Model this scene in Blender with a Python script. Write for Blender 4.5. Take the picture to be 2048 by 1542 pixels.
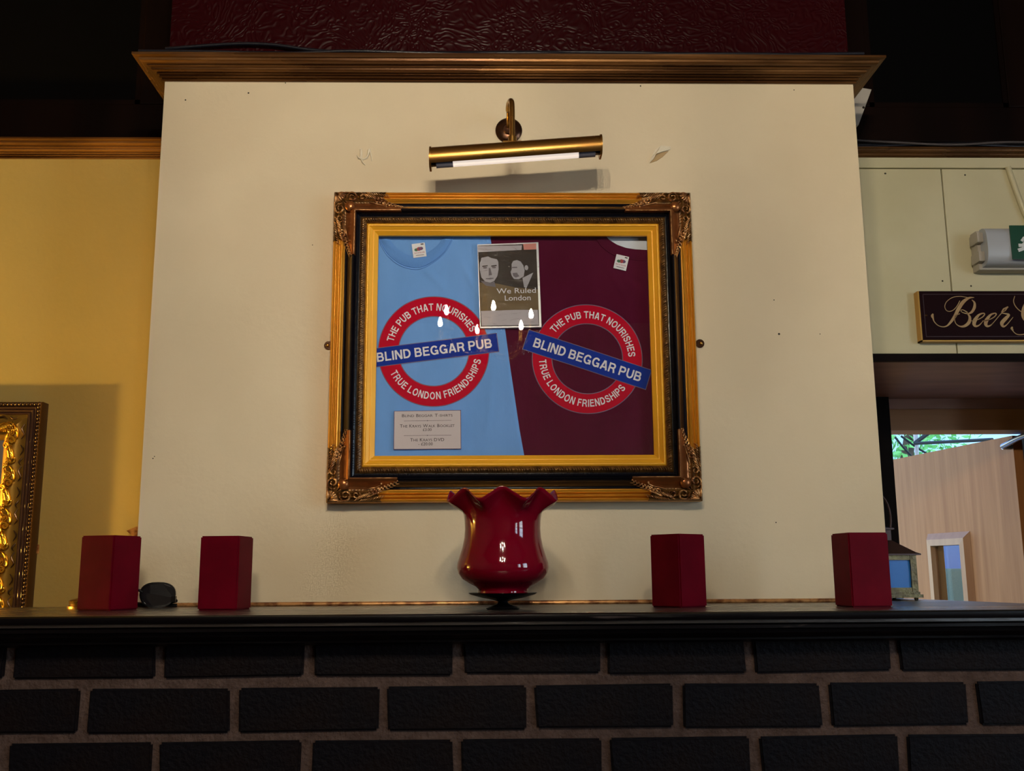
import bpy, bmesh, math, random
from math import sin, cos, pi, sqrt, radians, atan2, hypot
from mathutils import Vector, Matrix, noise

for o in list(bpy.data.objects): bpy.data.objects.remove(o, do_unlink=True)
SC = bpy.context.scene
COL = SC.collection
random.seed(7)

# ------------------------------------------------------------------ camera
EYE = 1.42                                     # camera height above the pub floor
CP, CY, CR, CF = 0.1823, -0.0219, -0.0064, 2021.0     # pitch, yaw, roll, focal length in px of a 2048 frame
_f = Vector((-sin(CY)*cos(CP), cos(CY)*cos(CP), sin(CP)))
_r = Vector((cos(CY), sin(CY), 0)); _u = _r.cross(_f)
FWD, RGT, UPV = _f, cos(CR)*_r + sin(CR)*_u, -sin(CR)*_r + cos(CR)*_u
cam = bpy.data.cameras.new('camera'); cam.sensor_width = 36; cam.lens = 36*CF/2048; cam.clip_start = .02
cob = bpy.data.objects.new('camera', cam); COL.objects.link(cob)
cob.matrix_world = Matrix(((RGT.x, UPV.x, -FWD.x, 0), (RGT.y, UPV.y, -FWD.y, 0), (RGT.z, UPV.z, -FWD.z, EYE), (0, 0, 0, 1)))
SC.camera = cob
def ray(px, py): return FWD + RGT*((px-1024)/CF) + UPV*((771-py)/CF)
def at(px, py, Y):                             # the point of depth Y that a photo pixel shows
    d = ray(px, py); d = d*(Y/d.y); return Vector((d.x, d.y, d.z+EYE))

# ------------------------------------------------------------------ world, light, exposure
W = bpy.data.worlds.new('sky'); SC.world = W; W.use_nodes = True
wn = W.node_tree.nodes; wl = W.node_tree.links
bg = wn['Background']; sky = wn.new('ShaderNodeTexSky'); sky.sky_type = 'NISHITA'
sky.sun_disc = False; sky.sun_elevation = radians(40); sky.sun_rotation = radians(200); sky.air_density = 1.0; sky.dust_density = .3; sky.ozone_density = 3.0
wl.new(sky.outputs[0], bg.inputs[0]); bg.inputs[1].default_value = 0.62
SC.view_settings.view_transform = 'Standard'; SC.view_settings.look = 'None'; SC.view_settings.gamma = 1
SC.view_settings.use_curve_mapping = False; SC.view_settings.exposure = 0.24
SC.cycles.max_bounces = 8; SC.cycles.caustics_reflective = False; SC.cycles.caustics_refractive = False
SC.cycles.sample_clamp_indirect = 12.0; SC.cycles.use_denoising = True
def area(name, loc, rot, sx, sy, power, col):
    l = bpy.data.lights.new(name, 'AREA'); l.shape = 'RECTANGLE'; l.size = sx; l.size_y = sy; l.energy = power; l.color = col
    o = bpy.data.objects.new(name, l); COL.objects.link(o); o.location = loc; o.rotation_euler = rot; return o
# daylight that comes in through the two sash windows of the right-hand wall
WIN = ((-2.5, -1.5), (-0.95, 0.05)); WZ = (1.0, 2.55); XR_WALL = 3.0
for k, (a, b) in enumerate(WIN):
    area('window_daylight', (XR_WALL+.34, (a+b)/2, sum(WZ)/2), (0, radians(90), 0), WZ[1]-WZ[0], b-a, 46, (.74, .86, 1.0))
BULB_STRENGTH = 2450.0; LAMP_STRENGTH = 6200.0; TUBE_STRENGTH = 0.62

# ------------------------------------------------------------------ geometry helpers
class MB:
    def __init__(s): s.v = []; s.f = []
    def add(s, vs, fs):
        n = len(s.v); s.v += [Vector(v) for v in vs]; s.f += [[i+n for i in f] for f in fs]; return s
    def box(s, x0, x1, y0, y1, z0, z1, rot=0, c=None, bev=0):
        if bev:
            bm = bmesh.new(); bmesh.ops.create_cube(bm, size=1)
            for v in bm.verts: v.co = Vector((x0+(v.co.x+.5)*(x1-x0), y0+(v.co.y+.5)*(y1-y0), z0+(v.co.z+.5)*(z1-z0)))
            bmesh.ops.bevel(bm, geom=bm.edges[:], offset=bev, segments=2, affect='EDGES', profile=.6)
            bm.verts.index_update(); vs = [v.co.copy() for v in bm.verts]; fs = [[v.index for v in f.verts] for f in bm.faces]; bm.free()
        else:
            vs = [Vector((x, y, z)) for z in (z0, z1) for y in (y0, y1) for x in (x0, x1)]
            fs = [[0,2,3,1],[4,5,7,6],[0,1,5,4],[2,6,7,3],[0,4,6,2],[1,3,7,5]]
        if rot:
            c = Vector(c) if c else Vector(((x0+x1)/2, (y0+y1)/2, 0)); M = Matrix.Rotation(rot, 3, 'Z')
            vs = [M @ (v-Vector((c.x, c.y, 0))) + Vector((c.x, c.y, 0)) for v in vs]
        return s.add(vs, fs)
    def tube(s, pts, rad, n=8, caps=True, flat=1.0, axis=None):
        pts = [Vector(p) for p in pts]; m = len(pts)
        if not hasattr(rad, '__len__'): rad = [rad]*m
        T = [(pts[min(i+1, m-1)]-pts[max(i-1, 0)]).normalized() for i in range(m)]
        a = Vector(axis) if axis else (Vector((0, 0, 1)) if abs(T[0].z) < .9 else Vector((1, 0, 0)))
        N = (a - T[0]*a.dot(T[0])).normalized(); vs = []
        for i in range(m):
            N = (N - T[i]*N.dot(T[i])).normalized(); B = T[i].cross(N)
            for k in range(n):
                g = 2*pi*k/n; vs.append(pts[i] + (N*cos(g)*flat + B*sin(g))*rad[i])
        fs = [[i*n+k, i*n+(k+1) % n, (i+1)*n+(k+1) % n, (i+1)*n+k] for i in range(m-1) for k in range(n)]
        if caps: fs += [list(range(n))[::-1], [(m-1)*n+k for k in range(n)]]
        return s.add(vs, fs)
    def lathe(s, prof, c=(0, 0, 0), n=32, fn=None, axis='Z', close=False):
        c = Vector(c); vs = []
        for (r, h) in prof:
            for k in range(n):
                g = 2*pi*k/n; rr, hh = fn(r, h, g) if fn else (r, h)
                p = Vector((rr*cos(g), rr*sin(g), hh))
                if axis == 'Y': p = Vector((p.x, -p.z, p.y))
                if axis == 'X': p = Vector((p.z, p.x, p.y))
                vs.append(c+p)
        m = len(prof)
        fs = [[i*n+k, i*n+(k+1) % n, (i+1)*n+(k+1) % n, (i+1)*n+k] for i in range(m-1) for k in range(n)]
        if not close:
            fs += [list(range(n))[::-1], [(m-1)*n+k for k in range(n)]]
        return s.add(vs, fs)
    def sphere(s, c, r, n=8, m=5, sq=(1, 1, 1)):
        pr = [(max(1e-4, sin(pi*i/m))*r, -cos(pi*i/m)*r) for i in range(m+1)]
        t = MB().lathe(pr, n=n); c = Vector(c)
        return s.add([c+Vector((v.x*sq[0], v.y*sq[1], v.z*sq[2])) for v in t.v], t.f)
    def prism(s, poly, d):                       # polygon (list of points) pushed by vector d
        n = len(poly); d = Vector(d); P = [Vector(p) for p in poly]
        fs = [list(range(n)), [n+k for k in range(n)][::-1]] + [[k, n+k, n+(k+1) % n, (k+1) % n] for k in range(n)]
        return s.add(P+[p+d for p in P], fs)
    def grid(s, fn, nu, nv):
        vs = [fn(i/nu, j/nv) for j in range(nv+1) for i in range(nu+1)]; w = nu+1
        return s.add(vs, [[j*w+i, j*w+i+1, (j+1)*w+i+1, (j+1)*w+i] for j in range(nv) for i in range(nu)])
    def poly(s, pts): return s.add(pts, [list(range(len(pts)))])

ORG = {}
def build(mb, name, mat, parent=None, smooth=None, loc=None, fix=True):
    if parent is not None: org = ORG[parent]
    elif loc is not None: org = Vector(loc)
    else:
        xs = [v.x for v in mb.v]; ys = [v.y for v in mb.v]; zs = [v.z for v in mb.v]
        org = Vector(((min(xs)+max(xs))/2, (min(ys)+max(ys))/2, min(zs)))
    me = bpy.data.meshes.new(name); me.from_pydata([tuple(v-org) for v in mb.v], [], mb.f)
    if fix:
        bm = bmesh.new(); bm.from_mesh(me); bmesh.ops.recalc_face_normals(bm, faces=bm.faces); bm.to_mesh(me); bm.free()
    me.materials.append(mat)
    if smooth is not None:
        me.shade_smooth()
        if smooth < 180: me.set_sharp_from_angle(angle=radians(smooth))
    o = bpy.data.objects.new(name, me); COL.objects.link(o)
    if parent is not None: o.parent = parent
    else: o.location = org
    ORG[o] = org
    return o
def thing(name, label, cat, loc, group=None):
    o = bpy.data.objects.new(name, None); COL.objects.link(o); o.location = loc; o.empty_display_size = .03
    ORG[o] = Vector(loc); return tag(o, label, cat, group)
def tag(o, label, cat, group=None):
    o['label'] = label; o['category'] = cat
    if group: o['group'] = group
    return o
def struct(o): o['kind'] = 'structure'; return o
def sbox(name, mat, *a, **k): return struct(build(MB().box(*a, **k), name, mat))
def catmull(pts, n=6):
    P = [Vector(p) for p in pts]; P = [2*P[0]-P[1]] + P + [2*P[-1]-P[-2]]; out = []
    for i in range(1, len(P)-2):
        for k in range(n):
            t = k/n; a, b, c, d = P[i-1], P[i], P[i+1], P[i+2]
            out.append(.5*((2*b)+(c-a)*t+(2*a-5*b+4*c-d)*t*t+(3*b-a-3*c+d)*t*t*t))
    out.append(P[-2]); return out
def lerps(vals, m):
    n = len(vals)-1; out = []
    for i in range(m):
        x = i/(m-1)*n; k = min(int(x), n-1); out.append(vals[k]+(vals[k+1]-vals[k])*(x-k))
    return out

# ------------------------------------------------------------------ materials
def mat(name, col, rough=.5, metal=0.0, spec=.5, noise_amt=0, noise_scale=20, col2=None, bump=0, bump_scale=60, coat=0,
        stretch=None, emit=None, estr=0, detail=4, trans=0, sss=0, contrast=None, rough2=None):
    m = bpy.data.materials.new(name); m.use_nodes = True; N = m.node_tree.nodes; L = m.node_tree.links
    b = N['Principled BSDF']; b.inputs['Base Color'].default_value = (*col, 1); b.inputs['Roughness'].default_value = rough
    b.inputs['Metallic'].default_value = metal; b.inputs['Specular IOR Level'].default_value = spec
    if coat: b.inputs['Coat Weight'].default_value = coat; b.inputs['Coat Roughness'].default_value = .08
    if trans: b.inputs['Transmission Weight'].default_value = trans
    if sss: b.inputs['Subsurface Weight'].default_value = sss; b.inputs['Subsurface Scale'].default_value = .02; b.inputs['Subsurface Radius'].default_value = (1, .15, .1)
    if emit: b.inputs['Emission Color'].default_value = (*emit, 1); b.inputs['Emission Strength'].default_value = estr
    if col2 is not None or bump or rough2 is not None:
        tc = N.new('ShaderNodeTexCoord'); mp = N.new('ShaderNodeMapping'); L.new(tc.outputs['Object'], mp.inputs[0])
        if stretch: mp.inputs['Scale'].default_value = stretch
        if col2 is not None or rough2 is not None:
            n1 = N.new('ShaderNodeTexNoise'); n1.inputs['Scale'].default_value = noise_scale; n1.inputs['Detail'].default_value = detail
            L.new(mp.outputs[0], n1.inputs['Vector'])
            rp = N.new('ShaderNodeValToRGB'); lo, hi = contrast or (.35, .65)
            rp.color_ramp.elements[0].position = lo; rp.color_ramp.elements[1].position = hi; L.new(n1.outputs['Fac'], rp.inputs[0])
            if col2 is not None:
                rp.color_ramp.elements[0].color = (*col, 1); rp.color_ramp.elements[1].color = (*col2, 1); L.new(rp.outputs[0], b.inputs['Base Color'])
            if rough2 is not None:
                mr = N.new('ShaderNodeMapRange'); L.new(n1.outputs['Fac'], mr.inputs[0]); mr.inputs['From Min'].default_value = lo; mr.inputs['From Max'].default_value = hi
                mr.inputs['To Min'].default_value = rough; mr.inputs['To Max'].default_value = rough2; L.new(mr.outputs[0], b.inputs['Roughness'])
        if bump:
            n2 = N.new('ShaderNodeTexNoise'); n2.inputs['Scale'].default_value = bump_scale; n2.inputs['Detail'].default_value = 5
            L.new(mp.outputs[0], n2.inputs['Vector']); bp = N.new('ShaderNodeBump'); bp.inputs['Strength'].default_value = bump; bp.inputs['Distance'].default_value = .004
            L.new(n2.outputs['Fac'], bp.inputs['Height']); L.new(bp.outputs[0], b.inputs['Normal'])
    return m
def glass_mat(name, tint=(1, 1, 1), rough=.0, ior=1.5, bump=0, bscale=30, add=0.0):
    m = bpy.data.materials.new(name); m.use_nodes = True; N = m.node_tree.nodes; L = m.node_tree.links
    N.remove(N['Principled BSDF']); out = N['Material Output']
    t = N.new('ShaderNodeBsdfTransparent'); t.inputs[0].default_value = (*tint, 1)
    g = N.new('ShaderNodeBsdfGlossy'); g.inputs['Roughness'].default_value = rough; lw = N.new('ShaderNodeLayerWeight'); lw.inputs['Blend'].default_value = .5; pw = N.new('ShaderNodeMath'); pw.operation = 'POWER'; pw.inputs[1].default_value = 5; L.new(lw.outputs['Facing'], pw.inputs[0])
    f0 = ((ior-1)/(ior+1))**2; fr = N.new('ShaderNodeMath'); fr.operation = 'MULTIPLY_ADD'; fr.inputs[1].default_value = 1-f0; fr.inputs[2].default_value = f0; L.new(pw.outputs[0], fr.inputs[0])
    mx = N.new('ShaderNodeMixShader'); L.new(t.outputs[0], mx.inputs[1]); L.new(g.outputs[0], mx.inputs[2]); L.new(mx.outputs[0], out.inputs[0])
    if add:
        a = N.new('ShaderNodeMath'); a.operation = 'ADD'; a.inputs[1].default_value = add; L.new(fr.outputs[0], a.inputs[0]); L.new(a.outputs[0], mx.inputs[0])
    else: L.new(fr.outputs[0], mx.inputs[0])
    if bump:
        tc = N.new('ShaderNodeTexCoord'); n2 = N.new('ShaderNodeTexNoise'); n2.inputs['Scale'].default_value = bscale; n2.inputs['Detail'].default_value = 3
        n2.inputs['Distortion'].default_value = 1.5
        mp = N.new('ShaderNodeMapping'); mp.inputs['Scale'].default_value = (.6, 1, 1.6); L.new(tc.outputs['Object'], mp.inputs[0]); L.new(mp.outputs[0], n2.inputs['Vector'])
        bp = N.new('ShaderNodeBump'); bp.inputs['Strength'].default_value = bump; bp.inputs['Distance'].default_value = .01; L.new(n2.outputs['Fac'], bp.inputs['Height'])
        L.new(bp.outputs[0], g.inputs['Normal']); L.new(bp.outputs[0], lw.inputs['Normal'])
    return m
def emis(name, col, s):
    m = bpy.data.materials.new(name); m.use_nodes = True; N = m.node_tree.nodes; L = m.node_tree.links
    N.remove(N['Principled BSDF']); e = N.new('ShaderNodeEmission'); e.inputs[0].default_value = (*col, 1); e.inputs[1].default_value = s
    L.new(e.outputs[0], N['Material Output'].inputs[0]); return m
M = {}
M['cream'] = mat('cream_paint', (.68, .575, .39), .55, col2=(.63, .525, .35), noise_scale=3, bump=.12, bump_scale=90, contrast=(.4, .62))
M['board'] = mat('cream_board_paint', (.60, .56, .37), .5, col2=(.54, .50, .31), noise_scale=5, bump=.06, bump_scale=50)
M['red_paper'] = mat('embossed_red_paper', (.020, .0003, .0014), .34, spec=.14)
M['cornice'] = mat('bronze_cornice_paint', (.085, .034, .009), .24, .65, col2=(.26, .12, .034), noise_scale=9, bump=.10, bump_scale=40, stretch=(.25, 1, 2), contrast=(.45, .7), rough2=.5)
M['darkwood'] = mat('dark_wood', (.0035, .0014, .001), .5, spec=.06, col2=(.007, .0028, .0018), noise_scale=12, stretch=(1, 1, .1), bump=.1)
M['blackpanel'] = mat('black_panel', (.0009, .0008, .001), .8, spec=.06)
M['mantel'] = mat('black_mantel_varnish', (.006, .004, .003), .22, spec=.9, col2=(.014, .009, .007), noise_scale=14, stretch=(.12, 1, 1), bump=.8, bump_scale=60, rough2=.34)
bm_ = M['mantel'].node_tree.nodes['Principled BSDF']; bm_.inputs['Coat Weight'].default_value = .6; bm_.inputs['Coat Roughness'].default_value = .45
M['mantel_mould'] = mat('worn_black_moulding', (.0022, .0015, .002), .35, spec=.16, col2=(.06, .045, .042), noise_scale=26, stretch=(.22, 1, 2.2), contrast=(.66, .75), bump=.2, bump_scale=24)
M['brick'] = mat('black_brick', (.0024, .002, .0036), .6, spec=.10, col2=(.0052, .0024, .0022), noise_scale=8, bump=.5, bump_scale=130, contrast=(.42, .68))
M['mortar'] = mat('pinkish_mortar', (.055, .034, .027), .9, spec=.1, col2=(.085, .055, .045), noise_scale=40, bump=.9, bump_scale=160)
M['gold'] = mat('frame_gold', (.74, .34, .03), .30, .5, col2=(.62, .26, .02), noise_scale=14)
M['gold_flat'] = mat('sight_edge_gold', (.84, .42, .018), .42, .15, col2=(.78, .36, .015), noise_scale=8)
M['bronze'] = mat('antique_bronze', (.62, .32, .12), .28, .6, col2=(.22, .085, .03), noise_scale=60, contrast=(.42, .6))
M['copper'] = mat('antique_copper', (.33, .12, .035), .28, .7, col2=(.24, .08, .022), noise_scale=30)
M['carved'] = mat('dark_carved_gold', (.20, .095, .022), .36, .5, col2=(.07, .03, .008), noise_scale=90)
M['black_lacquer'] = mat('black_lacquer', (.0025, .003, .006), .22, spec=.28)
M['brass'] = mat('old_brass', (.42, .24, .055), .24, .95, col2=(.24, .11, .03), noise_scale=22, stretch=(.2, 1, 1), contrast=(.45, .7), rough2=.4)
M['brass_dark'] = mat('tarnished_brass', (.10, .045, .02), .25, .8, col2=(.05, .02, .012), noise_scale=60)
M['grey_plastic'] = mat('grey_plastic', (.10, .10, .13), .4)
M['tube'] = mat('lamp_tube', (.45, .40, .36), .4, emit=(1, .84, .72), estr=TUBE_STRENGTH)
M['blue_cloth'] = mat('sky_blue_cotton', (.165, .37, .80), .9, spec=.03, col2=(.185, .40, .85), noise_scale=10, bump=.35, bump_scale=28, stretch=(1.6, 1, .7))
M['blue_rib'] = mat('sky_blue_rib', (.135, .32, .75), .9, spec=.03, bump=.15, bump_scale=300)
M['claret'] = mat('claret_cotton', (.085, .006, .026), .9, spec=.03, col2=(.10, .008, .032), noise_scale=10, bump=.3, bump_scale=28, stretch=(1.6, 1, .7))
M['p_red'] = mat('red_print', (.56, .004, .028), .6, spec=.03)
M['p_blue'] = mat('blue_print', (.006, .035, .33), .5, spec=.03)
M['p_white'] = mat('white_print', (.82, .80, .84), .5, spec=.03)
M['p_line'] = mat('grey_outline_print', (.16, .11, .20), .6)
M['board_white'] = mat('white_backing_board', (.70, .74, .82), .6)
M['card'] = mat('pale_pink_card', (.60, .52, .53), .55)
M['ink'] = mat('brown_ink', (.045, .025, .03), .6)
M['tag'] = mat('white_tag', (.80, .79, .82), .6)
M['p_green'] = mat('green_print', (.03, .15, .06), .6)
M['p_redsmall'] = mat('tag_red_print', (.42, .03, .04), .6)
M['p_violet'] = mat('tag_violet_print', (.10, .04, .14), .6)
M['dvd_dark'] = mat('dvd_sepia_print', (.035, .026, .022), .45, spec=.05)
M['dvd_mid'] = mat('dvd_grey_print', (.17, .115, .055), .45, spec=.05)
M['dvd_skin'] = mat('dvd_pale_print', (.44, .42, .46), .45, spec=.05)
M['dvd_shade'] = mat('dvd_shade_print', (.17, .15, .17), .45, spec=.05)
M['dvd_band'] = mat('dvd_lilac_print', (.48, .44, .48), .4, spec=.1)
M['dvd_red'] = mat('dvd_red_print', (.52, .10, .07), .4)
M['dvd_case'] = mat('clear_dvd_case', (.55, .54, .60), .25)
M['film'] = glass_mat('crinkled_clear_film', (1, 1, 1), .17, 1.42, bump=1.0, bscale=55)
M['pane'] = glass_mat('picture_glass', (.985, .99, .99), .004, 1.5)
M['winpane'] = glass_mat('window_glass', (.97, .99, 1), .0, 1.45)
M['doorpane'] = glass_mat('door_glass', (.85, .9, .92), .0, 1.12)
M['vase'] = mat('ruby_glass', (.13, .0006, .009), .06, spec=.5)
M['candle'] = mat('dark_red_wax', (.085, .0006, .006), .5, spec=.05, col2=(.115, .0008, .008), noise_scale=14, bump=.03, bump_scale=30)
M['iron'] = mat('black_iron', (.006, .006, .008), .35, .6)
M['sun_black'] = mat('black_sunglass_plastic', (.006, .006, .007), .25)
M['sun_lens'] = mat('smoked_lens', (.012, .012, .015), .08, spec=.6)
M['cable'] = mat('black_cable', (.006, .007, .012), .35)
M['cable_grey'] = mat('grey_cable', (.06, .05, .05), .45)
M['white_plastic'] = mat('white_plastic', (.42, .45, .50), .3, spec=.5)
M['old_plastic'] = mat('yellowed_plastic', (.40, .37, .32), .45)
M['sign_green'] = mat('exit_sign_green', (.002, .055, .025), .35)
M['sign_white'] = mat('exit_sign_white', (.62, .66, .68), .35)
M['maroon'] = mat('dark_maroon_sign', (.010, .002, .0034), .5, spec=.06, col2=(.013, .003, .0036), noise_scale=6)
M['maroon_line'] = mat('maroon_line', (.03, .004, .008), .45)
M['sign_gold'] = mat('sign_gold_edge', (.50, .27, .05), .35, .4)
M['sign_letter'] = mat('pale_gold_letters', (.42, .29, .13), .5, col2=(.36, .21, .09), noise_scale=50)
M['oak'] = mat('oak_veneer', (.46, .20, .07), .45, spec=.15, col2=(.34, .13, .04), noise_scale=16, stretch=(3, 3, .16), detail=6, bump=.06, contrast=(.3, .7))
M['oak_trim'] = mat('oak_bead', (.42, .20, .08), .4, col2=(.36, .16, .06), noise_scale=20, stretch=(2, 2, .3))
M['head_wood'] = mat('brown_head_wood', (.46, .20, .06), .45, col2=(.38, .155, .04), noise_scale=10, stretch=(.3, 3, 3))
M['soffit'] = mat('dark_brown_soffit', (.36, .17, .125), .4, col2=(.24, .11, .08), noise_scale=8, stretch=(.5, 2, 2))
M['steel'] = mat('grey_steel', (.30, .32, .35), .3, .8)
M['dark_metal'] = mat('dark_green_metal', (.008, .014, .014), .5)
M['sky_tint_glass'] = mat('sky_reflection_lantern_glass', (.02, .17, .60), .2, spec=.15)  # blue of the reflected sky put into the pane colour
M['lantern'] = mat('weathered_brass', (.17, .14, .065), .38, .7, col2=(.08, .06, .035), noise_scale=70, bump=.3, bump_scale=120)
M['lantern_roof'] = mat('brown_lantern_roof', (.045, .022, .02), .4, .4)
M['leaf'] = mat('bright_leaf', (.10, .42, .08), .6, col2=(.22, .55, .16), noise_scale=3)
M['bark'] = mat('bark', (.08, .06, .045), .9, bump=.5)
M['pale_blue'] = mat('pale_blue_render', (.35, .55, .70), .8)
M['paving'] = mat('pale_paving', (.62, .58, .54), .8, bump=.3)
M['teal'] = mat('teal_paint', (.004, .075, .08), .6, spec=.05)
M['blue_paint'] = mat('blue_paint', (.006, .075, .26), .6, spec=.05)
M['floorwood'] = mat('pub_floor_boards', (.12, .06, .03), .4, col2=(.08, .04, .02), noise_scale=6, stretch=(4, .3, 1))
M['ceiling'] = mat('brown_ceiling_paint', (.10, .05, .035), .7)
M['rear'] = mat('rear_wall_paint', (.20, .14, .09), .7)
M['wframe'] = mat('white_window_paint', (.6, .6, .58), .5)
M['mirror'] = mat('mirror_silver', (.8, .8, .8), .02, 1.0)
M['mgold'] = mat('bright_carved_gold', (.78, .46, .05), .26, .9, col2=(.60, .30, .03), noise_scale=30)
M['mdark'] = mat('mirror_brown_band', (.035, .012, .006), .35, col2=(.05, .018, .009), noise_scale=12)
M['mground'] = mat('dull_gilt_ground', (.36, .20, .03), .35, .7)
M['mbronze'] = mat('dark_bronze_scroll', (.09, .05, .025), .3, .8)
M['bulb'] = emis('warm_bulb', (1.0, .86, .66), BULB_STRENGTH)
M['bulb2'] = emis('amber_bulb', (1.0, .62, .12), LAMP_STRENGTH)
M['crystal'] = glass_mat('crystal', (.95, .95, .95), .0, 1.6, add=.15)
M['filler'] = mat('wall_filler', (.72, .65, .50), .6, bump=.3, bump_scale=200)
M['plaster'] = mat('bare_plaster', (.44, .30, .14), .8)
M['hole'] = mat('dark_nail_hole', (.015, .01, .006), .8)
M['smudge'] = mat('grey_smudge', (.55, .50, .38), .7)

# ================================================================== THE SETTING
CX0, CX1 = -.652, .741            # chimney breast sides
YW, YR, YB, YM = 1.90, 2.27, 1.56, 1.50      # chimney face, alcove walls, brick face, mantel front
ZM = EYE-.0591                    # mantel top
ZC = EYE+.9725                    # underside of the cornice
CEIL = 3.25; XL_WALL = -2.5; YREAR = -3.6
sbox('floor', M['floorwood'], XL_WALL, XR_WALL, YREAR, YR+.55, -.05, 0)
sbox('ceiling', M['ceiling'], XL_WALL, XR_WALL, YREAR, YR+.05, CEIL, CEIL+.05)
sbox('wall_rear', M['rear'], XL_WALL, XR_WALL, YREAR-.1, YREAR, 0, CEIL)
sbox('wall_left', M['rear'], XL_WALL-.1, XL_WALL, YREAR, YR, 0, CEIL)
mb = MB(); Y0 = YREAR
for a, b in WIN:
    mb.box(XR_WALL, XR_WALL+.2, Y0, a, 0, CEIL); mb.box(XR_WALL, XR_WALL+.2, a, b, 0, WZ[0]); mb.box(XR_WALL, XR_WALL+.2, a, b, WZ[1], CEIL); Y0 = b
mb.box(XR_WALL, XR_WALL+.2, Y0, YR, 0, CEIL); struct(build(mb, 'wall_right', M['rear']))
for k, (a, b) in enumerate(WIN):
    mb = MB()
    for y in (a+.03, b-.03): mb.box(XR_WALL+.06, XR_WALL+.12, y-.03, y+.03, WZ[0], WZ[1])
    for z in (WZ[0]+.03, sum(WZ)/2, WZ[1]-.03): mb.box(XR_WALL+.06, XR_WALL+.12, a, b, z-.03, z+.03)
    w = struct(build(mb, 'window_%d' % (k+1), M['wframe']))
    mb = MB()
    for q in (1, 2): y = a+(b-a)*q/3; mb.box(XR_WALL+.075, XR_WALL+.105, y-.012, y+.012, WZ[0], WZ[1])
    for z in (WZ[0]+.4, WZ[1]-.4): mb.box(XR_WALL+.075, XR_WALL+.105, a, b, z-.012, z+.012)
    build(mb, 'glazing_bars', M['wframe'], w)
    build(MB().box(XR_WALL+.088, XR_WALL+.092, a+.04, b-.04, WZ[0]+.04, WZ[1]-.04), 'pane', M['winpane'], w)

# chimney breast: cream face, red embossed paper above the cornice
ch = sbox('wall_chimney', M['cream'], CX0, CX1, YW, YR+.02, 0, ZC+.02)
redm = M['red_paper']; N = redm.node_tree.nodes; L = redm.node_tree.links
tc = N.new('ShaderNodeTexCoord'); nz = N.new('ShaderNodeTexNoise'); nz.inputs['Scale'].default_value = 9; L.new(tc.outputs['Object'], nz.inputs['Vector'])
mx = N.new('ShaderNodeMixRGB'); mx.inputs[0].default_value = .12; L.new(tc.outputs['Object'], mx.inputs[1]); L.new(nz.outputs['Color'], mx.inputs[2])
vo = N.new('ShaderNodeTexVoronoi'); vo.feature = 'SMOOTH_F1'; vo.inputs['Scale'].default_value = 75; L.new(mx.outputs[0], vo.inputs['Vector'])
sn = N.new('ShaderNodeMath'); sn.operation = 'MULTIPLY'; sn.inputs[1].default_value = 16; L.new(vo.outputs['Distance'], sn.inputs[0])
s2 = N.new('ShaderNodeMath'); s2.operation = 'SINE'; L.new(sn.outputs[0], s2.inputs[0])
bp = N.new('ShaderNodeBump'); bp.inputs['Strength'].default_value = .22; bp.inputs['Distance'].default_value = .003; L.new(s2.outputs[0], bp.inputs['Height']); L.new(bp.outputs[0], N['Principled BSDF'].inputs['Normal'])
sbox('wall_chimney_upper', M['red_paper'], CX0+.004, CX1-.004, YW+.004, YR+.02, ZC+.02, CEIL)

# cornice mouldings
CPROF = [(0, 0), (.004, 0), (.0053, .0012), (.0053, .0038), (.004, .005), (.008, .005), (.0093, .0062), (.0093, .0088), (.008, .010), (.012, .010), (.0132, .0112), (.0132, .0125), (.012, .0135), (.016, .0135),
         (.019, .0142), (.0215, .0165), (.022, .020), (.027, .020), (.0285, .021), (.0285, .0225), (.027, .0235), (.033, .0235), (.037, .0243), (.0402, .0268), (.041, .031), (.046, .031), (.051, .033), (.051, .0375), (0, .0375)]
def cornice_run(mb, path, nrm, z, sc=1.0):       # path: plan points, nrm: outward mitre vectors
    vs = []; n = len(CPROF)
    for (x, y), (nx, ny) in zip(path, nrm):
        vs += [Vector((x+nx*p*sc, y+ny*p*sc, z+h*sc)) for p, h in CPROF]
    mb.add(vs, [[i*n+k, i*n+k+1, (i+1)*n+k+1, (i+1)*n+k] for i in range(len(path)-1) for k in range(n-1)] + [list(range(n)), [(len(path)-1)*n+k for k in range(n)]])
mb = MB(); cornice_run(mb, [(CX0, YR), (CX0, YW), (CX1, YW), (CX1, YR)], [(-1, 0), (-1, -1), (1, -1), (1, 0)], ZC)
struct(build(mb, 'trim_1', M['cornice'], smooth=35))
mb = MB(); cornice_run(mb, [(XL_WALL, YR), (CX0, YR)], [(0, -1), (0, -1)], ZC-.008, .92); struct(build(mb, 'trim_2', M['cornice'], smooth=35))
mb = MB(); cornice_run(mb, [(CX1, YR), (XR_WALL, YR)], [(0, -1), (0, -1)], ZC-.008, .62); struct(build(mb, 'trim_3', M['cornice'], smooth=35))
# small gilt bead where the chimney wall meets the mantel
struct(build(MB().tube([(CX0, YW-.002, ZM+.003), (CX1, YW-.002, ZM+.003)], .0042, 8), 'trim_4', M['bronze'], smooth=60))

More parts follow.
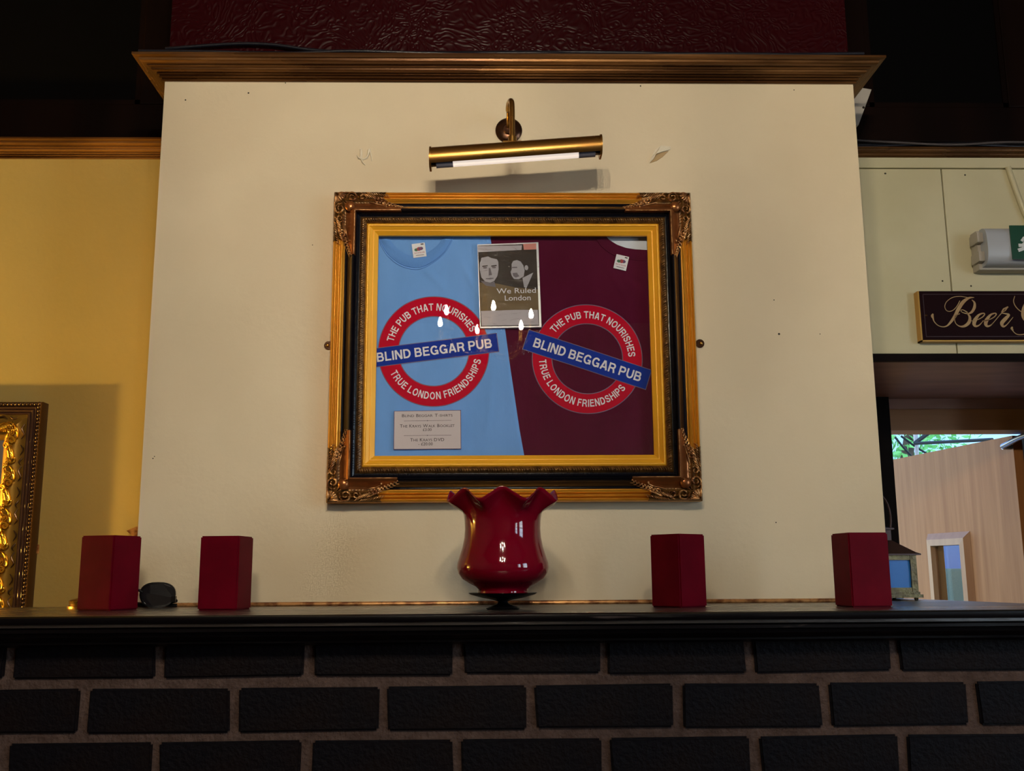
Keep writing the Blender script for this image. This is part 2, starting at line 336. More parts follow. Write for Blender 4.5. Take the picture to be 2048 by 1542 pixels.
# left alcove wall and upper dark panelling
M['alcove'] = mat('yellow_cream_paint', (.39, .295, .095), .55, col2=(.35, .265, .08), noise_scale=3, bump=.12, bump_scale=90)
sbox('wall_alcove_left', M['alcove'], XL_WALL, CX0, YR, YR+.1, 0, ZC+.04)
PZ0 = ZC+.075
def panelling(name, x0, x1, fields):
    s = struct(build(MB().box(x0, x1, YR+.012, YR+.1, ZC+.04, CEIL), name, M['blackpanel']))
    zb = EYE+1.103
    build(MB().box(x0, x1, YR-.004, YR+.012, ZC+.04, zb, bev=.003), 'bottom_rail', M['darkwood'], s)
    build(MB().box(x0, x1, YR-.004, YR+.012, CEIL-.1, CEIL, bev=.003), 'top_rail', M['darkwood'], s)
    xs = [x0] + [q for f in fields for q in f] + [x1]
    for a, b in zip(xs[::2], xs[1::2]): build(MB().box(a, b, YR-.004, YR+.012, zb, CEIL-.1, bev=.003), 'stile', M['darkwood'], s)
    for a, b in fields:
        build(MB().box(a+.0, b-.0, YR+.002, YR+.013, zb, CEIL-.1, bev=.002), 'panel', M['blackpanel'], s)
        m = MB()
        for q in ((a, a+.012), (b-.012, b)): m.box(q[0], q[1], YR-.001, YR+.008, zb, CEIL-.1)
        m.box(a, b, YR-.001, YR+.008, zb, zb+.012); build(m, 'bead', M['darkwood'], s)
    return s
panelling('wall_panelling_left', XL_WALL, CX0, [(-2.3, -1.65), (-1.5, -.835)])
panelling('wall_panelling_right', CX1, XR_WALL, [(.922, 1.262), (1.40, 2.0), (2.14, 2.8)])

# right alcove: cream boarded wall above the garden door, deep brown reveal
SOF = EYE+.474; OX0, OX1 = CX1-.02, 1.62; YD = 2.82
XSEAM = at(1893, 460, YR).x
b1 = sbox('wall_alcove_right', M['board'], OX1, XR_WALL, YR, YD+.1, 0, SOF)
mb = MB().box(CX1-.02, XR_WALL, YR+.006, YD+.1, SOF+.015, ZC+.04); sback = struct(build(mb, 'wall_over_door', M['hole']))
xs = [CX1, XSEAM-.0015, XSEAM+.0015, 1.52, 1.523, 2.2, 2.203, XR_WALL]
for a, b in zip(xs[::2], xs[1::2]): build(MB().box(a, b, YR, YR+.008, SOF+.017, ZC-.028, bev=.0012), 'board', M['board'], sback)
build(MB().box(CX1, XR_WALL, YR-.006, YR+.008, ZC-.027, ZC, bev=.0015), 'fascia', M['board'], sback)
for px, py in ((1770, 347), (1930, 350), (1885, 562), (1942, 572), (1922, 685), (1771, 347)):
    p = at(px, py, YR); build(MB().sphere((p.x, YR-.0002, p.z), .0022, 8, 4, (1, .4, 1)), 'screw_head', M['hole'], sback)
sbox('trim_5', M['soffit'], OX0, OX1, YR+.01, YD, SOF, SOF+.014)
mb = MB().box(OX0, OX1, YR-.003, YR+.01, SOF-.001, SOF+.017); struct(build(mb, 'trim_shadow_gap', M['darkwood']))  # dark strip standing in for the shadow gap between boards and soffit
sbox('trim_7', M['head_wood'], OX0, OX1+.1, YD-.02, YD+.07, EYE+.385, SOF+.002)
build(MB().box(OX0, OX1+.1, YD-.028, YD-.019, EYE+.445, SOF+.0), 'stop_bead', M['soffit'], bpy.data.objects['trim_7'])
sbox('trim_8', M['darkwood'], OX0-.02, at(1768, 900, 2.8).x+.008, YD-.06, YD+.05, 0, SOF)
sbox('trim_9', M['darkwood'], 1.545, OX1+.02, YD-.05, YD+.07, 0, SOF)
sbox('wall_reveal_left', M['soffit'], OX0-.12, OX0, YR+.02, YD+.1, 0, SOF+.05)

# the garden door, open outwards, hinged on the right
H0 = Vector((1.525, 2.87, 0)); dd = (Vector((1.416, 3.565, 0))-Vector((1.525, 2.85, 0))).normalized(); dn = Vector((-dd.y, dd.x, 0))   # dn points to the left face
if dn.x > 0: dn = -dn
def on_door(px, py, off=0):
    d = ray(px, py); o = H0+dn*off; t = (o.x*dn.x+o.y*dn.y)/(d.x*dn.x+d.y*dn.y); p = d*t; return (Vector((p.x, p.y, 0))-H0).dot(dd), p.z+EYE
def dpt(u, z, off): q = H0+dd*u+dn*off; return Vector((q.x, q.y, z))
DT = EYE+.378; DW_ = .82
u1, zt = on_door(1950, 1060); u0, zt2 = on_door(1866, 1070); ut, ub, vz0, vz1 = u1, u0, .95, (zt+zt2)/2
def dbox(m, ua, ub_, za, zb_, oa, ob): return m.add([dpt(u, z, o) for z in (za, zb_) for o in (oa, ob) for u in (ua, ub_)], [[0,2,3,1],[4,5,7,6],[0,1,5,4],[2,6,7,3],[0,4,6,2],[1,3,7,5]])
mb = MB()
g0, g1, gz0, gz1 = ut+.035, ub-.035, vz0+.04, vz1-.04
for a, b, c, d in ((0, g0, 0.01, DT), (g1, DW_, .01, DT), (g0, g1, .01, gz0), (g0, g1, gz1, DT)): dbox(mb, a, b, c, d, -.012, .018)
dr = struct(build(mb, 'door_1', M['oak']))
mb = MB()
def bevbar(m, P, Q, n0, n1):                    # splayed bead: outer edge on the door face, inner edge proud
    m.add([P[0], P[1], Q[1], Q[0]], [[0, 1, 2, 3]])
oc = [(ut, vz0), (ub, vz0), (ub, vz1), (ut, vz1)]; mc = [(ut+.014, vz0+.014), (ub-.014, vz0+.014), (ub-.014, vz1-.02), (ut+.014, vz1-.02)]; ic = [(g0, gz0), (g1, gz0), (g1, gz1), (g0, gz1)]
rings = [[dpt(*p, .0185) for p in oc], [dpt(*p, .034) for p in mc], [dpt(*p, .035) for p in ic], [dpt(*p, .010) for p in ic]]
vs = [p for r_ in rings for p in r_]
mb.add(vs, [[j*4+k, j*4+(k+1) % 4, j*4+4+(k+1) % 4, j*4+4+k] for j in range(3) for k in range(4)])
build(mb, 'window_bead', M['oak_trim'], dr)
build(dbox(MB(), g0, g1, gz0, gz1, .008, .012), 'pane', M['doorpane'], dr)
mb = MB(); u, z = on_door(2005, 893, .05); mb.tube([dpt(u, z, .022), dpt(u, z, .05)], .009, 8); A = dpt(u, z, .05)
mb.tube(catmull([A, A+Vector((.02, -.10, .02)), A+Vector((.08, -.22, .03)), (1.60, 2.76, A.z+.02)], 4), .008, 8)
build(mb, 'closer_arm', M['steel'], dr, smooth=50)

# brick chimneypiece under the mantel
ZU = EYE-.1045
BX0, BX1 = -1.16, 1.24
fb = struct(build(MB().box(BX0, BX1, YB+.007, YR, 0, ZU), 'wall_fireplace', M['mortar']))
BW, BP, BH, RP = .2075, .2205, .0635, .0765
bmeshes = []
for k in range(4):
    bm = bmesh.new(); bmesh.ops.create_cube(bm, size=1)
    for v in bm.verts: v.co = Vector((v.co.x*(BW-random.uniform(0, .004)), v.co.y*.03, v.co.z*(BH-random.uniform(0, .003)))) + Vector((random.uniform(-.0022, .0022), 0, random.uniform(-.0016, .0016)))
    bmesh.ops.bevel(bm, geom=bm.edges[:], offset=.0032, segments=2, affect='EDGES')
    me = bpy.data.meshes.new('brick'); bm.to_mesh(me); bm.free(); me.materials.append(M['brick']); bmeshes.append(me)
ROWJ = [EYE-.160+.0765*.5, EYE-.160-.0765*.5, EYE-.236-.0765*.5, EYE-.312-.0765*.5, EYE-.388-.0765*.5]
for r_, zc in enumerate(ROWJ):
    off = -.601 if r_ % 2 else -.601+.110
    for k in range(-4, 10):
        x0 = off+BP*k; xc = x0+BP/2
        xa, xb = max(BX0+.002, xc-BW/2), min(BX1-.002, xc+BW/2)
        if xb-xa < .03: continue
        xc = (xa+xb)/2
        me = bmeshes[(k*3+r_*5) % 4]; o = bpy.data.objects.new('brick', me); COL.objects.link(o); o.parent = fb
        z = zc
        o.location = Vector((xc+random.uniform(-.002, .002), YB+.015+random.uniform(0, .0016), z)) - ORG[fb]
        o.scale.x = (xb-xa)/BW
        if r_ == 0: o.scale.z = .93
        o.rotation_euler = (0, random.uniform(-.004, .004), 0)
# mantel shelf
plan = [(-1.9, YM), (1.9, YM), (1.9, 1.55), (1.35, 1.60), (.93, 1.72), (.86, 2.06), (.84, YR), (CX1, YR), (CX1, YW+.01), (CX0, YW+.01), (CX0-.01, 2.0), (-.80, 1.95), (-1.9, 1.80)]
mantel = tag(build(MB().prism([(x, y, ZM-.016) for x, y in plan], (0, 0, .016)), 'mantel_shelf', M['mantel']), 'long black varnished mantel shelf with a worn moulded edge above the bricks', 'mantel')
MPROF = [(0, 0), (-.004, -.002), (-.005, -.007), (-.003, -.011), (.006, -.013), (.006, -.017), (.002, -.019), (.002, -.0235), (.009, -.0255), (.0105, -.030), (.018, -.0335), (.022, -.0365), (.026, -.038), (.026, -.041), (.033, -.0425), (.04, -.0455), (.06, -.0455)]
mb = MB(); n = len(MPROF); vs = []; NX = 60
for i in range(NX+1):
    x = -1.9+3.8*i/NX
    vs += [Vector((x, YM+p+random.uniform(-.0004, .0004), ZM+h+random.uniform(-.0003, .0003)*(k > 0))) for k, (p, h) in enumerate(MPROF)]
mb.add(vs, [[i*n+k, i*n+k+1, (i+1)*n+k+1, (i+1)*n+k] for i in range(NX) for k in range(n-1)])
build(mb, 'edge_moulding', M['mantel_mould'], mantel, smooth=40)
mb = MB().box(-1.9, 1.9, YB-.01, YB+.05, ZU, ZM-.016); build(mb, 'under_board', M['mantel_mould'], mantel)
# flaws of the chimney wall
def wallpt(px, py, off): return at(px, py, YW-off)
mb = MB(); c = at(1316, 306, YW)
fl = [(1298, 327), (1304, 316), (1312, 302), (1320, 294), (1334, 293), (1342, 297), (1338, 306), (1328, 312), (1314, 320)]
build(MB().prism([at(px, py, YW-.0016) for px, py in [(1300, 326), (1312, 308), (1320, 306), (1337, 302), (1326, 313), (1314, 321)]], (0, .0015, 0)), 'bare_patch', M['plaster'], ch)
pts = [(1296, 329, .001), (1303, 314, .004), (1310, 300, .003), (1322, 291, .001), (1341, 293, .001), (1341, 299, .002), (1325, 303, .006), (1313, 307, .007), (1307, 318, .006)]
build(MB().prism([at(a, b, YW-d) for a, b, d in pts], (0, .0008, 0)), 'peeling_flap', M['filler'], ch)
mb = MB()
for P in ([(716, 318), (721, 315), (722, 298), (724, 322), (731, 330)], [(724, 321), (735, 313), (739, 298), (744, 322)], [(714, 310), (718, 316), (727, 318), (736, 316)]):
    q = [at(a, b, YW-.0012) for a, b in P]; mb.tube(catmull(q, 4), lerps([.0008, .0026, .0008], len(catmull(q, 4))), 6)
build(mb, 'filler_ridge', M['filler'], ch, smooth=60)
for px, py, r_ in ((371, 200, .0016), (497, 186, .0018), (571, 166, .0012), (1281, 172, .0016), (1588, 180, .0012), (1558, 668, .0022), (625, 490, .001), (306, 917, .0012), (309, 913, .001), (1548, 600, .0012), (1552, 1045, .0012), (1640, 668, .001)):
    p = at(px, py, YW); build(MB().sphere((p.x, YW-.0002, p.z), r_, 8, 4, (1, .3, 1)), 'nail_hole', M['hole'], ch)

# ================================================================== THE FRAMED DISPLAY
FX0, FX1, FZ0, FZ1 = -.3020, .3925, EYE+.1268, EYE+.7277
TW = YW                          # wall plane the frame hangs on
PROF = [(0, .004), (0, .018), (.0012, .0225), (.003, .0242), (.0048, .0225), (.0056, .0185), (.0068, .0185), (.0078, .0225), (.0095, .0250), (.0112, .0235), (.0122, .0195), (.0134, .0195), (.0145, .0235), (.0170, .0262), (.0195, .0248), (.0212, .0212), (.023, .0205)]
COVE = [(.023, .0205), (.0245, .0215), (.027, .0205), (.031, .025), (.036, .032), (.0405, .0385), (.0425, .0395), (.0435, .0375), (.0445, .030), (.0475, .0265), (.0525, .0255)]
CARV = [(.0525, .0255), (.054, .0285), (.0575, .031), (.061, .030), (.064, .0265), (.0655, .0245)]
SIGHT = [(.0655, .0245), (.068, .0265), (.070, .0265), (.071, .0245), (.077, .0205), (.0775, .0212), (.079, .0208), (.0865, .0155), (.0865, .009)]
PROF, COVE, CARV, SIGHT = [[(a_, b_+.010) for a_, b_ in p_] for p_ in (PROF, COVE, CARV, SIGHT)]      # a deep box frame
PROF[0] = (0, .001)
ALLP = PROF+COVE[1:]+CARV[1:]+SIGHT[1:]
def prof_t(s):
    for (a, b), (c, d) in zip(ALLP, ALLP[1:]):
        if a <= s <= c and c > a: return b+(d-b)*(s-a)/(c-a)
    return ALLP[-1][1]
def rail(rect, prof, side, yw):
    x0, x1, z0, z1 = rect; n = len(prof); vs = []
    for e in (0, 1):
        for s, t in prof:
            if side == 0: p = (x0+s if e == 0 else x1-s, yw-t, z1-s)
            elif side == 1: p = (x1-s, yw-t, z1-s if e == 0 else z0+s)
            elif side == 2: p = (x1-s if e == 0 else x0+s, yw-t, z0+s)
            else: p = (x0+s, yw-t, z0+s if e == 0 else z1-s)
            vs.append(p)
    return MB().add(vs, [[k, k+1, n+k+1, n+k] for k in range(n-1)])
frame = thing('framed_display', 'wide gilt and black picture frame with carved corners holding the framed T-shirts', 'picture frame', ((FX0+FX1)/2, YW-.012, FZ0))
RECT = (FX0, FX1, FZ0, FZ1)
for sd in range(4):
    build(rail(RECT, PROF, sd, TW), 'outer_rail', M['gold'], frame, smooth=40)
    build(rail(RECT, COVE, sd, TW), 'black_cove', M['black_lacquer'], frame, smooth=40)
    cv = build(rail(RECT, CARV, sd, TW), 'carved_strip', M['carved'], frame, smooth=40)
    build(rail(RECT, SIGHT, sd, TW), 'sight_edge', M['gold_flat'], frame, smooth=20)
    ln = (FX1-FX0 if sd in (0, 2) else FZ1-FZ0)-2*.0585; cnt = round(ln/.0262); mb = MB()
    def sp(u, s, t):
        w = .0585+u
        if sd == 0: return Vector((FX0+w, TW-t, FZ1-s))
        if sd == 1: return Vector((FX1-s, TW-t, FZ1-w))
        if sd == 2: return Vector((FX1-w, TW-t, FZ0+s))
        return Vector((FX0+s, TW-t, FZ0+w))
    for i in range(cnt+1):
        u = ln*i/cnt; mb.sphere(sp(u, .059, .0405), .0021, 7, 4)
        if i < cnt:
            for q, (da, sa, sb) in enumerate(((.004, .054, .0635), (.0085, .0545, .062), (.013, .054, .0635), (.0175, .0545, .0625), (.022, .0545, .0635))):
                P = [sp(u+da, sa, prof_t(sa)+.001), sp(u+da+.002, .059, .0425), sp(u+da+.0045, sb, prof_t(sb)+.001)]
                mb.tube(catmull(P, 3), lerps([.0005, .0013, .0005], 7), 5)
    build(mb, 'leaf_carving', M['carved'], cv, smooth=60)
build(MB().box(FX0+.06, FX1-.06, TW-.005, TW-.0015, FZ0+.06, FZ1-.06), 'backing_board', M['board_white'], frame)
gl = build(MB().box(FX0+.080, FX1-.080, TW-.0242, TW-.0227, FZ0+.080, FZ1-.080), 'glass', M['pane'], frame)
# corner ornaments
def corner(cx, cz, sx, sz, rnd):
    R_ = random.Random(rnd)
    def P(u, s, lift, arm):
        t = prof_t(max(0, min(s, .06)))+lift
        return Vector((cx+sx*u, TW-t, cz+sz*s)) if arm == 0 else Vector((cx+sx*s, TW-t, cz+sz*u))
    pl = MB(); orn = MB(); grd = MB()
    for arm in (0, 1):
        S = [.0225, .0255, .029, .033, .037, .0405, .0425, .0435, .0450]
        ue = lambda s: .085+.047*min(1, max(0, (s-.0225)/.014))
        pl.grid(lambda a, b: P(S[round(b*8)]+(ue(S[round(b*8)])-S[round(b*8)])*a, S[round(b*8)], .0014+.0006*(b > .8), arm), 10, 8)
        grd.grid(lambda a, b: P(.024*b*.98+(.102-.012*b-.024*b)*a, .0002+.0235*b, .0016+.0016*abs(sin(a*37)*cos(b*9)), arm), 40, 8)
        def spiral(u, s, r, turns, dirn, ph, rad=.0014):
            pts = []
            for i in range(int(18*turns)+1):
                g = ph+dirn*2*pi*i/18; k = r*(1-.72*i/(18*turns)); pts.append(P(u+cos(g)*k, max(.0005, s+sin(g)*k), .0032+.0015*i/(18*turns), arm))
            orn.tube(pts, lerps([rad*.6, rad*1.2, rad*.9, rad*.7], len(pts)), 6)
        spiral(.036, .0125, .0115, 1.3, 1, pi*.9, .0017); spiral(.0365, .0125, .0085, .8, 1, pi*.2, .0012)
        spiral(.056, .0135, .0075, 1.1, -1, pi*.2, .0014); spiral(.083, .018, .005, 1.1, 1, 0, .0011); spiral(.0965, .0235, .004, 1.0, -1, pi, .001)
        for i in range(9):                      # acanthus strokes
            u = .058+.0048*i; k = 1-.05*i
            pts = catmull([P(u-.006, .003+.0012*i, .0028, arm), P(u, .007+.0012*i, .0052, arm), P(u+.009*k, .0145+.0010*i, .0032, arm)], 4)
            orn.tube(pts, lerps([.0006, .0016, .0005], len(pts)), 6)
            pts = catmull([P(u+.004, .002+.0005*i, .003, arm), P(u+.0075, .0045+.0006*i, .0046, arm), P(u+.0115, .0055+.001*i, .0028, arm)], 3)
            orn.tube(pts, lerps([.0005, .0012, .0004], len(pts)), 5)
        for i in range(16):                     # tapering chain of leaves towards the tip
            f = i/15; u = .086+.046*f; s = .0195+.0175*f; r_ = .0030-.0014*f
            orn.sphere(P(u, s+(.0018 if i % 2 else -.0018)*(1-.6*f), .0034, arm), r_, 6, 4)
            if i % 2 == 0: orn.tube([P(u-.002, s-.004*(1-.5*f), .0025, arm), P(u+.002, s-.0055*(1-.5*f), .0035, arm), P(u+.006, s-.005*(1-.5*f), .0022, arm)], [.0006, .0013, .0004], 5)
        pts = catmull([P(.066, .021, .002, arm), P(.078, .0245, .0035, arm), P(.09, .027, .0035, arm), P(.101, .0315, .003, arm)], 4); orn.tube(pts, lerps([.0005, .0013, .0006], len(pts)), 6)
        orn.sphere(P(.102, .0335, .0032, arm), .0023, 7, 5)
        for i in range(7):                      # shell rays on the very corner
            g = i/6*pi/4; a = .004; b = .019
            pts = [P(.0035+cos(g)*a, .0035+sin(g)*a, .003, arm), P(.0035+cos(g)*b*.6, .0035+sin(g)*b*.6, .0052, arm), P(.0035+cos(g)*b, .0035+sin(g)*b, .003, arm)]
            orn.tube(pts, [.0007, .0016, .0012], 6)
        orn.tube([P(.043, .0432, .0016, arm), P(.088, .0432, .0016, arm), P(.131, .0432, .0016, arm)], .0012, 6)
        for i in range(5): orn.sphere(P(.0225+.0022*i, .0025, .0026, arm), .0014, 6, 4)
        for i in range(6):                      # curling leaf over the mitre
            f = i/5
            pts = catmull([P(.022+.004*f, .020+.001*f, .002, arm), P(.030+.004*f, .0255+.0025*f, .0085-.002*f, arm), P(.0395+.001*f, .033+.005*f, .0045, arm)], 4)
            orn.tube(pts, lerps([.0006, .0019, .0008], len(pts)), 6)
    c = Vector((cx+sx*.033, TW-.046, cz+sz*.033)); pl.sphere(c+Vector((0, .004, 0)), .0105, 12, 8, (1, .55, 1))
    o = build(pl, 'corner_plate', M['copper'], frame, smooth=50)
    build(grd, 'ornament_ground', M['carved'], o, smooth=60); build(orn, 'carved_ornament', M['bronze'], o, smooth=60)
corner(FX0, FZ1, 1, -1, 1); corner(FX1, FZ1, -1, -1, 2); corner(FX0, FZ0, 1, 1, 3); corner(FX1, FZ0, -1, 1, 4)
for px, py in ((657, 691), (1400, 687)):        # mirror plates screwed to the wall
    p = at(px, py, YW-.002); pl = build(MB().lathe([(.0001, 0), (.0085, 0), (.0085, .0022), (.0001, .0022)], (p.x, YW, p.z), 20, axis='Y'), 'mirror_plate', M['brass_dark'], frame)
    build(MB().sphere((p.x+(.002 if px > 1000 else -.002), YW-.003, p.z), .0036, 10, 5, (1, .6, 1)), 'screw', M['brass'], pl, smooth=60)

# ---- text
def text_geo(s, bold=0.0, res=3):
    cu = bpy.data.curves.new('txt', 'FONT'); cu.body = s; cu.size = 1; cu.offset = bold; cu.resolution_u = res
    ob = bpy.data.objects.new('txt', cu); COL.objects.link(ob); bpy.context.view_layer.update()
    me = bpy.data.meshes.new_from_object(ob.evaluated_get(bpy.context.evaluated_depsgraph_get()))
    vs = [(v.co.x, v.co.y) for v in me.vertices]; fs = [list(p.vertices) for p in me.polygons]
    bpy.data.objects.remove(ob); bpy.data.curves.remove(cu); bpy.data.meshes.remove(me)
    x0 = min(v[0] for v in vs); x1 = max(v[0] for v in vs); y1 = max(v[1] for v in vs)
    return [(x-x0, y) for x, y in vs], fs, x1-x0, y1
def arc(cx, cy, rx, ry, g0, g1, n=10): return [(cx+rx*cos(radians(g0+(g1-g0)*i/n)), cy+ry*sin(radians(g0+(g1-g0)*i/n))) for i in range(n+1)]
V1 = [(.10, 0), (.10, 1)]
GL = {'T': (.78, [[(0, .91), (.39, .91), (.78, .91)], [(.39, 0), (.39, 1)]]), 'H': (.84, [V1, [(.74, 0), (.74, 1)], [(.1, .52), (.74, .52)]]),
 'E': (.74, [V1, [(.1, .91), (.72, .91)], [(.1, .53), (.67, .53)], [(.1, .09), (.74, .09)]]), 'P': (.79, [V1, [(.1, .91)]+arc(.46, .68, .23, .23, 90, -90)+[(.1, .45)]]),
 'B': (.83, [V1, [(.1, .91)]+arc(.47, .715, .20, .195, 90, -90)+[(.1, .52)], [(.1, .52)]+arc(.50, .305, .225, .215, 90, -90)+[(.1, .09)]]),
 'U': (.84, [[(.1, 1)]+arc(.42, .40, .32, .31, 180, 360, 14)+[(.74, 1)]]), 'A': (.88, [[(.09, 0), (.41, 1)], [(.79, 0), (.47, 1)], [(.2, .29), (.68, .29)]]),
 'N': (.84, [V1, [(.74, 0), (.74, 1)], [(.11, 1), (.73, 0)]]), 'O': (.94, [arc(.47, .5, .37, .42, 0, 360, 28)]), 'R': (.84, [V1, [(.1, .91)]+arc(.48, .69, .235, .22, 90, -90)+[(.1, .47)], [(.45, .47), (.62, .38), (.74, 0)]]),
 'I': (.20, [V1]), 'S': (.80, [catmull([Vector((x, y, 0)) for x, y in ((.70, .71), (.62, .86), (.40, .92), (.18, .86), (.11, .71), (.2, .58), (.40, .51), (.62, .43), (.71, .28), (.63, .14), (.40, .08), (.17, .14), (.09, .30))], 3)]),
 'L': (.70, [V1, [(.1, .09), (.70, .09)]]), 'D': (.84, [V1, [(.1, .91)]+arc(.37, .5, .37, .41, 90, -90, 14)+[(.1, .09)]]), 'F': (.68, [V1, [(.1, .91), (.68, .91)], [(.1, .51), (.61, .51)]]),
 'G': (.92, [arc(.47, .5, .37, .42, 38, 325, 22), [(.50, .43), (.86, .43)], [(.80, .03), (.80, .47)]])}
def bold_geo(txt, wv=.20, wh=.17, gap=.13, space=.34):
    vs = []; fs = []; x = 0
    for ch_ in txt:
        if ch_ == ' ': x += space; continue
        w_, st = GL[ch_]
        for P in st:
            P = [(p[0], p[1]) for p in P]
            if len(P) == 2: P = [(P[0][0]+(P[1][0]-P[0][0])*i/3, P[0][1]+(P[1][1]-P[0][1])*i/3) for i in range(4)]
            m = len(P); n0 = len(vs); cl = hypot(P[0][0]-P[-1][0], P[0][1]-P[-1][1]) < 1e-6
            for i in range(m):
                a_ = P[i-1] if i else (P[-2] if cl else P[0]); b_ = P[i+1] if i < m-1 else (P[1] if cl else P[-1])
                tx, ty = b_[0]-a_[0], b_[1]-a_[1]; l_ = hypot(tx, ty) or 1; nx, ny = -ty/l_, tx/l_
                hw = .5*(wv*abs(nx)+wh*abs(ny))/max(abs(nx)+abs(ny), 1e-6)*(1 if abs(nx) > .98 or abs(ny) > .98 else 1.06)
                vs += [(x+P[i][0]+nx*hw, P[i][1]+ny*hw), (x+P[i][0]-nx*hw, P[i][1]-ny*hw)]
            fs += [[n0+2*i, n0+2*i+1, n0+2*i+3, n0+2*i+2] for i in range(m-1)]
        x += w_+gap
    return vs, fs, x-gap, 1.0
SY = TW-.0075                     # mean plane of the shirts
def wrk(x, z):                    # gentle folds of the cotton
    h = .0006*sin(x*38+z*11)+.0005*sin(x*21-z*33+1)+.0004*sin(z*57+x*9)
    for (cx, cz, dx, dz, ln, am) in WR:
        u = (x-cx)*dx+(z-cz)*dz; w = -(x-cx)*dz+(z-cz)*dx
        h += 2.2*am*math.exp(-(w/.0055)**2)*math.exp(-(u/ln)**2)
    return h
def pxz(px, py): p = at(px, py, SY); return p.x, p.z
WR = []
for px, py, ang, ln, am in ((905, 830, -50, .03, -.0011), (940, 560, -60, .04, .0010), (800, 640, 70, .05, .0007), (780, 500, -40, .03, -.0009), (870, 560, -45, .03, .0012), (980, 800, 85, .06, .0007), (930, 700, 30, .03, .0006),
                            (1160, 520, 50, .04, .0008), (1230, 560, -60, .03, .001), (1270, 560, -30, .02, -.001), (1120, 780, 10, .05, .0009), (1200, 840, 5, .06, .0009), (1240, 480, -30, .04, .0008), (1100, 600, 80, .05, .0006), (900, 880, -30, .03, .0007)):
    x, z = pxz(px, py); a = radians(ang); WR.append((x, z, cos(a), sin(a), ln, am))
def spt(x, z, off): return Vector((x, SY-wrk(x, z)-off, z))
IX0, IX1, IZ0, IZ1 = FX0+.078, FX1-.078, FZ0+.078, FZ1-.078
def edge_x(z):                    # right-hand edge of the blue shirt
    tab = [(470, 981), (560, 993), (660, 1011), (740, 1022), (800, 1031), (860, 1040), (915, 1050)]
    pts = [pxz(x, y) for y, x in tab]
    if z >= pts[0][1]: return pts[0][0]
    for (xa, za), (xb, zb) in zip(pts, pts[1:]):
        if zb <= z <= za: return xa+(xb-xa)*(za-z)/(za-zb)
    return pts[-1][0]
BO, CO = .0018, .0                # the blue shirt lies over the claret one
blue = thing('t_shirt', 'sky blue T-shirt with red ring and blue bar emblem in the frame', 't-shirt', (-.09, SY, IZ0), 'T-shirts in the gilt frame')
mb = MB(); NU, NV = 70, 90
mb.grid(lambda a, b: spt(IX0+(edge_x(IZ0+(IZ1-IZ0)*b)-IX0)*a, IZ0+(IZ1-IZ0)*b, BO-(.0022 if a == 1 else 0)), NU, NV)
build(mb, 'shirt_body', M['blue_cloth'], blue, smooth=60)
def band(outer, inner, fn, lift, n=8):           # ribbed collar between two pixel arcs
    A = catmull([Vector((*pxz(*p), 0)) for p in outer], n); B = catmull([Vector((*pxz(*p), 0)) for p in inner], n); k = len(A)-1
    def f(a, b):
        i = round(a*k); q = A[i].lerp(B[min(i, len(B)-1)], b); return fn(q.x, min(q.y, IZ1+.004), lift*(.45+1.3*sin(pi*min(1, b*1.02))) if 0 < b < 1 else .0003+lift*.2)
    return MB().grid(f, k, 6)
collar_o = [(909, 462), (903, 482), (888, 505), (864, 524), (838, 535), (806, 530), (780, 512), (766, 492), (757, 470)]
collar_i = [(889, 462), (885, 476), (874, 492), (855, 506), (836, 513), (812, 509), (793, 496), (781, 481), (775, 464)]
build(band(collar_o, collar_i, lambda x, z, l: spt(x, z, BO+l), .0016), 'collar', M['blue_rib'], blue, smooth=60)
def seam(parent, m, pts, base):
    A = catmull([Vector((*pxz(*p), 0)) for p in pts], 6); build(MB().tube([spt(v.x, min(v.y, IZ1+.002), base+.0006) for v in A], .0009, 6), 'collar_seam', m, parent, smooth=60)
seam(blue, M['blue_rib'], collar_o, BO); seam(blue, M['blue_cloth'], [(x-1, y+4) for x, y in collar_o], BO)
claret = thing('t_shirt', 'claret T-shirt with tilted red ring and blue bar emblem in the frame', 't-shirt', (.17, SY, IZ0), 'T-shirts in the gilt frame')
def top_z(x):
    tab = [(1200, 460), (1207, 468), (1220, 481), (1235, 490), (1252, 496), (1270, 499), (1297, 500), (1320, 499)]
    pts = [pxz(*p) for p in tab]
    if x <= pts[0][0]: return IZ1
    for (xa, za), (xb, zb) in zip(pts, pts[1:]):
        if xa <= x <= xb: return min(IZ1, za+(zb-za)*(x-xa)/(xb-xa))
    return pts[-1][1]
XA = pxz(950, 700)[0]
mb = MB(); mb.grid(lambda a, b: spt(XA+(IX1-XA)*a, IZ0+(top_z(XA+(IX1-XA)*a)-IZ0)*b, CO), 90, 80)
build(mb, 'shirt_body', M['claret'], claret, smooth=60)
co = [(1184, 460), (1193, 478), (1208, 497), (1230, 511), (1255, 518), (1280, 521), (1305, 520)]; ci = [(1205, 462), (1212, 474), (1224, 485), (1240, 493), (1258, 498), (1280, 500), (1305, 500)]
build(band(co, ci, lambda x, z, l: spt(x, z, CO+l), .0014), 'collar', M['claret'], claret, smooth=60)
seam(claret, M['claret'], co, CO)
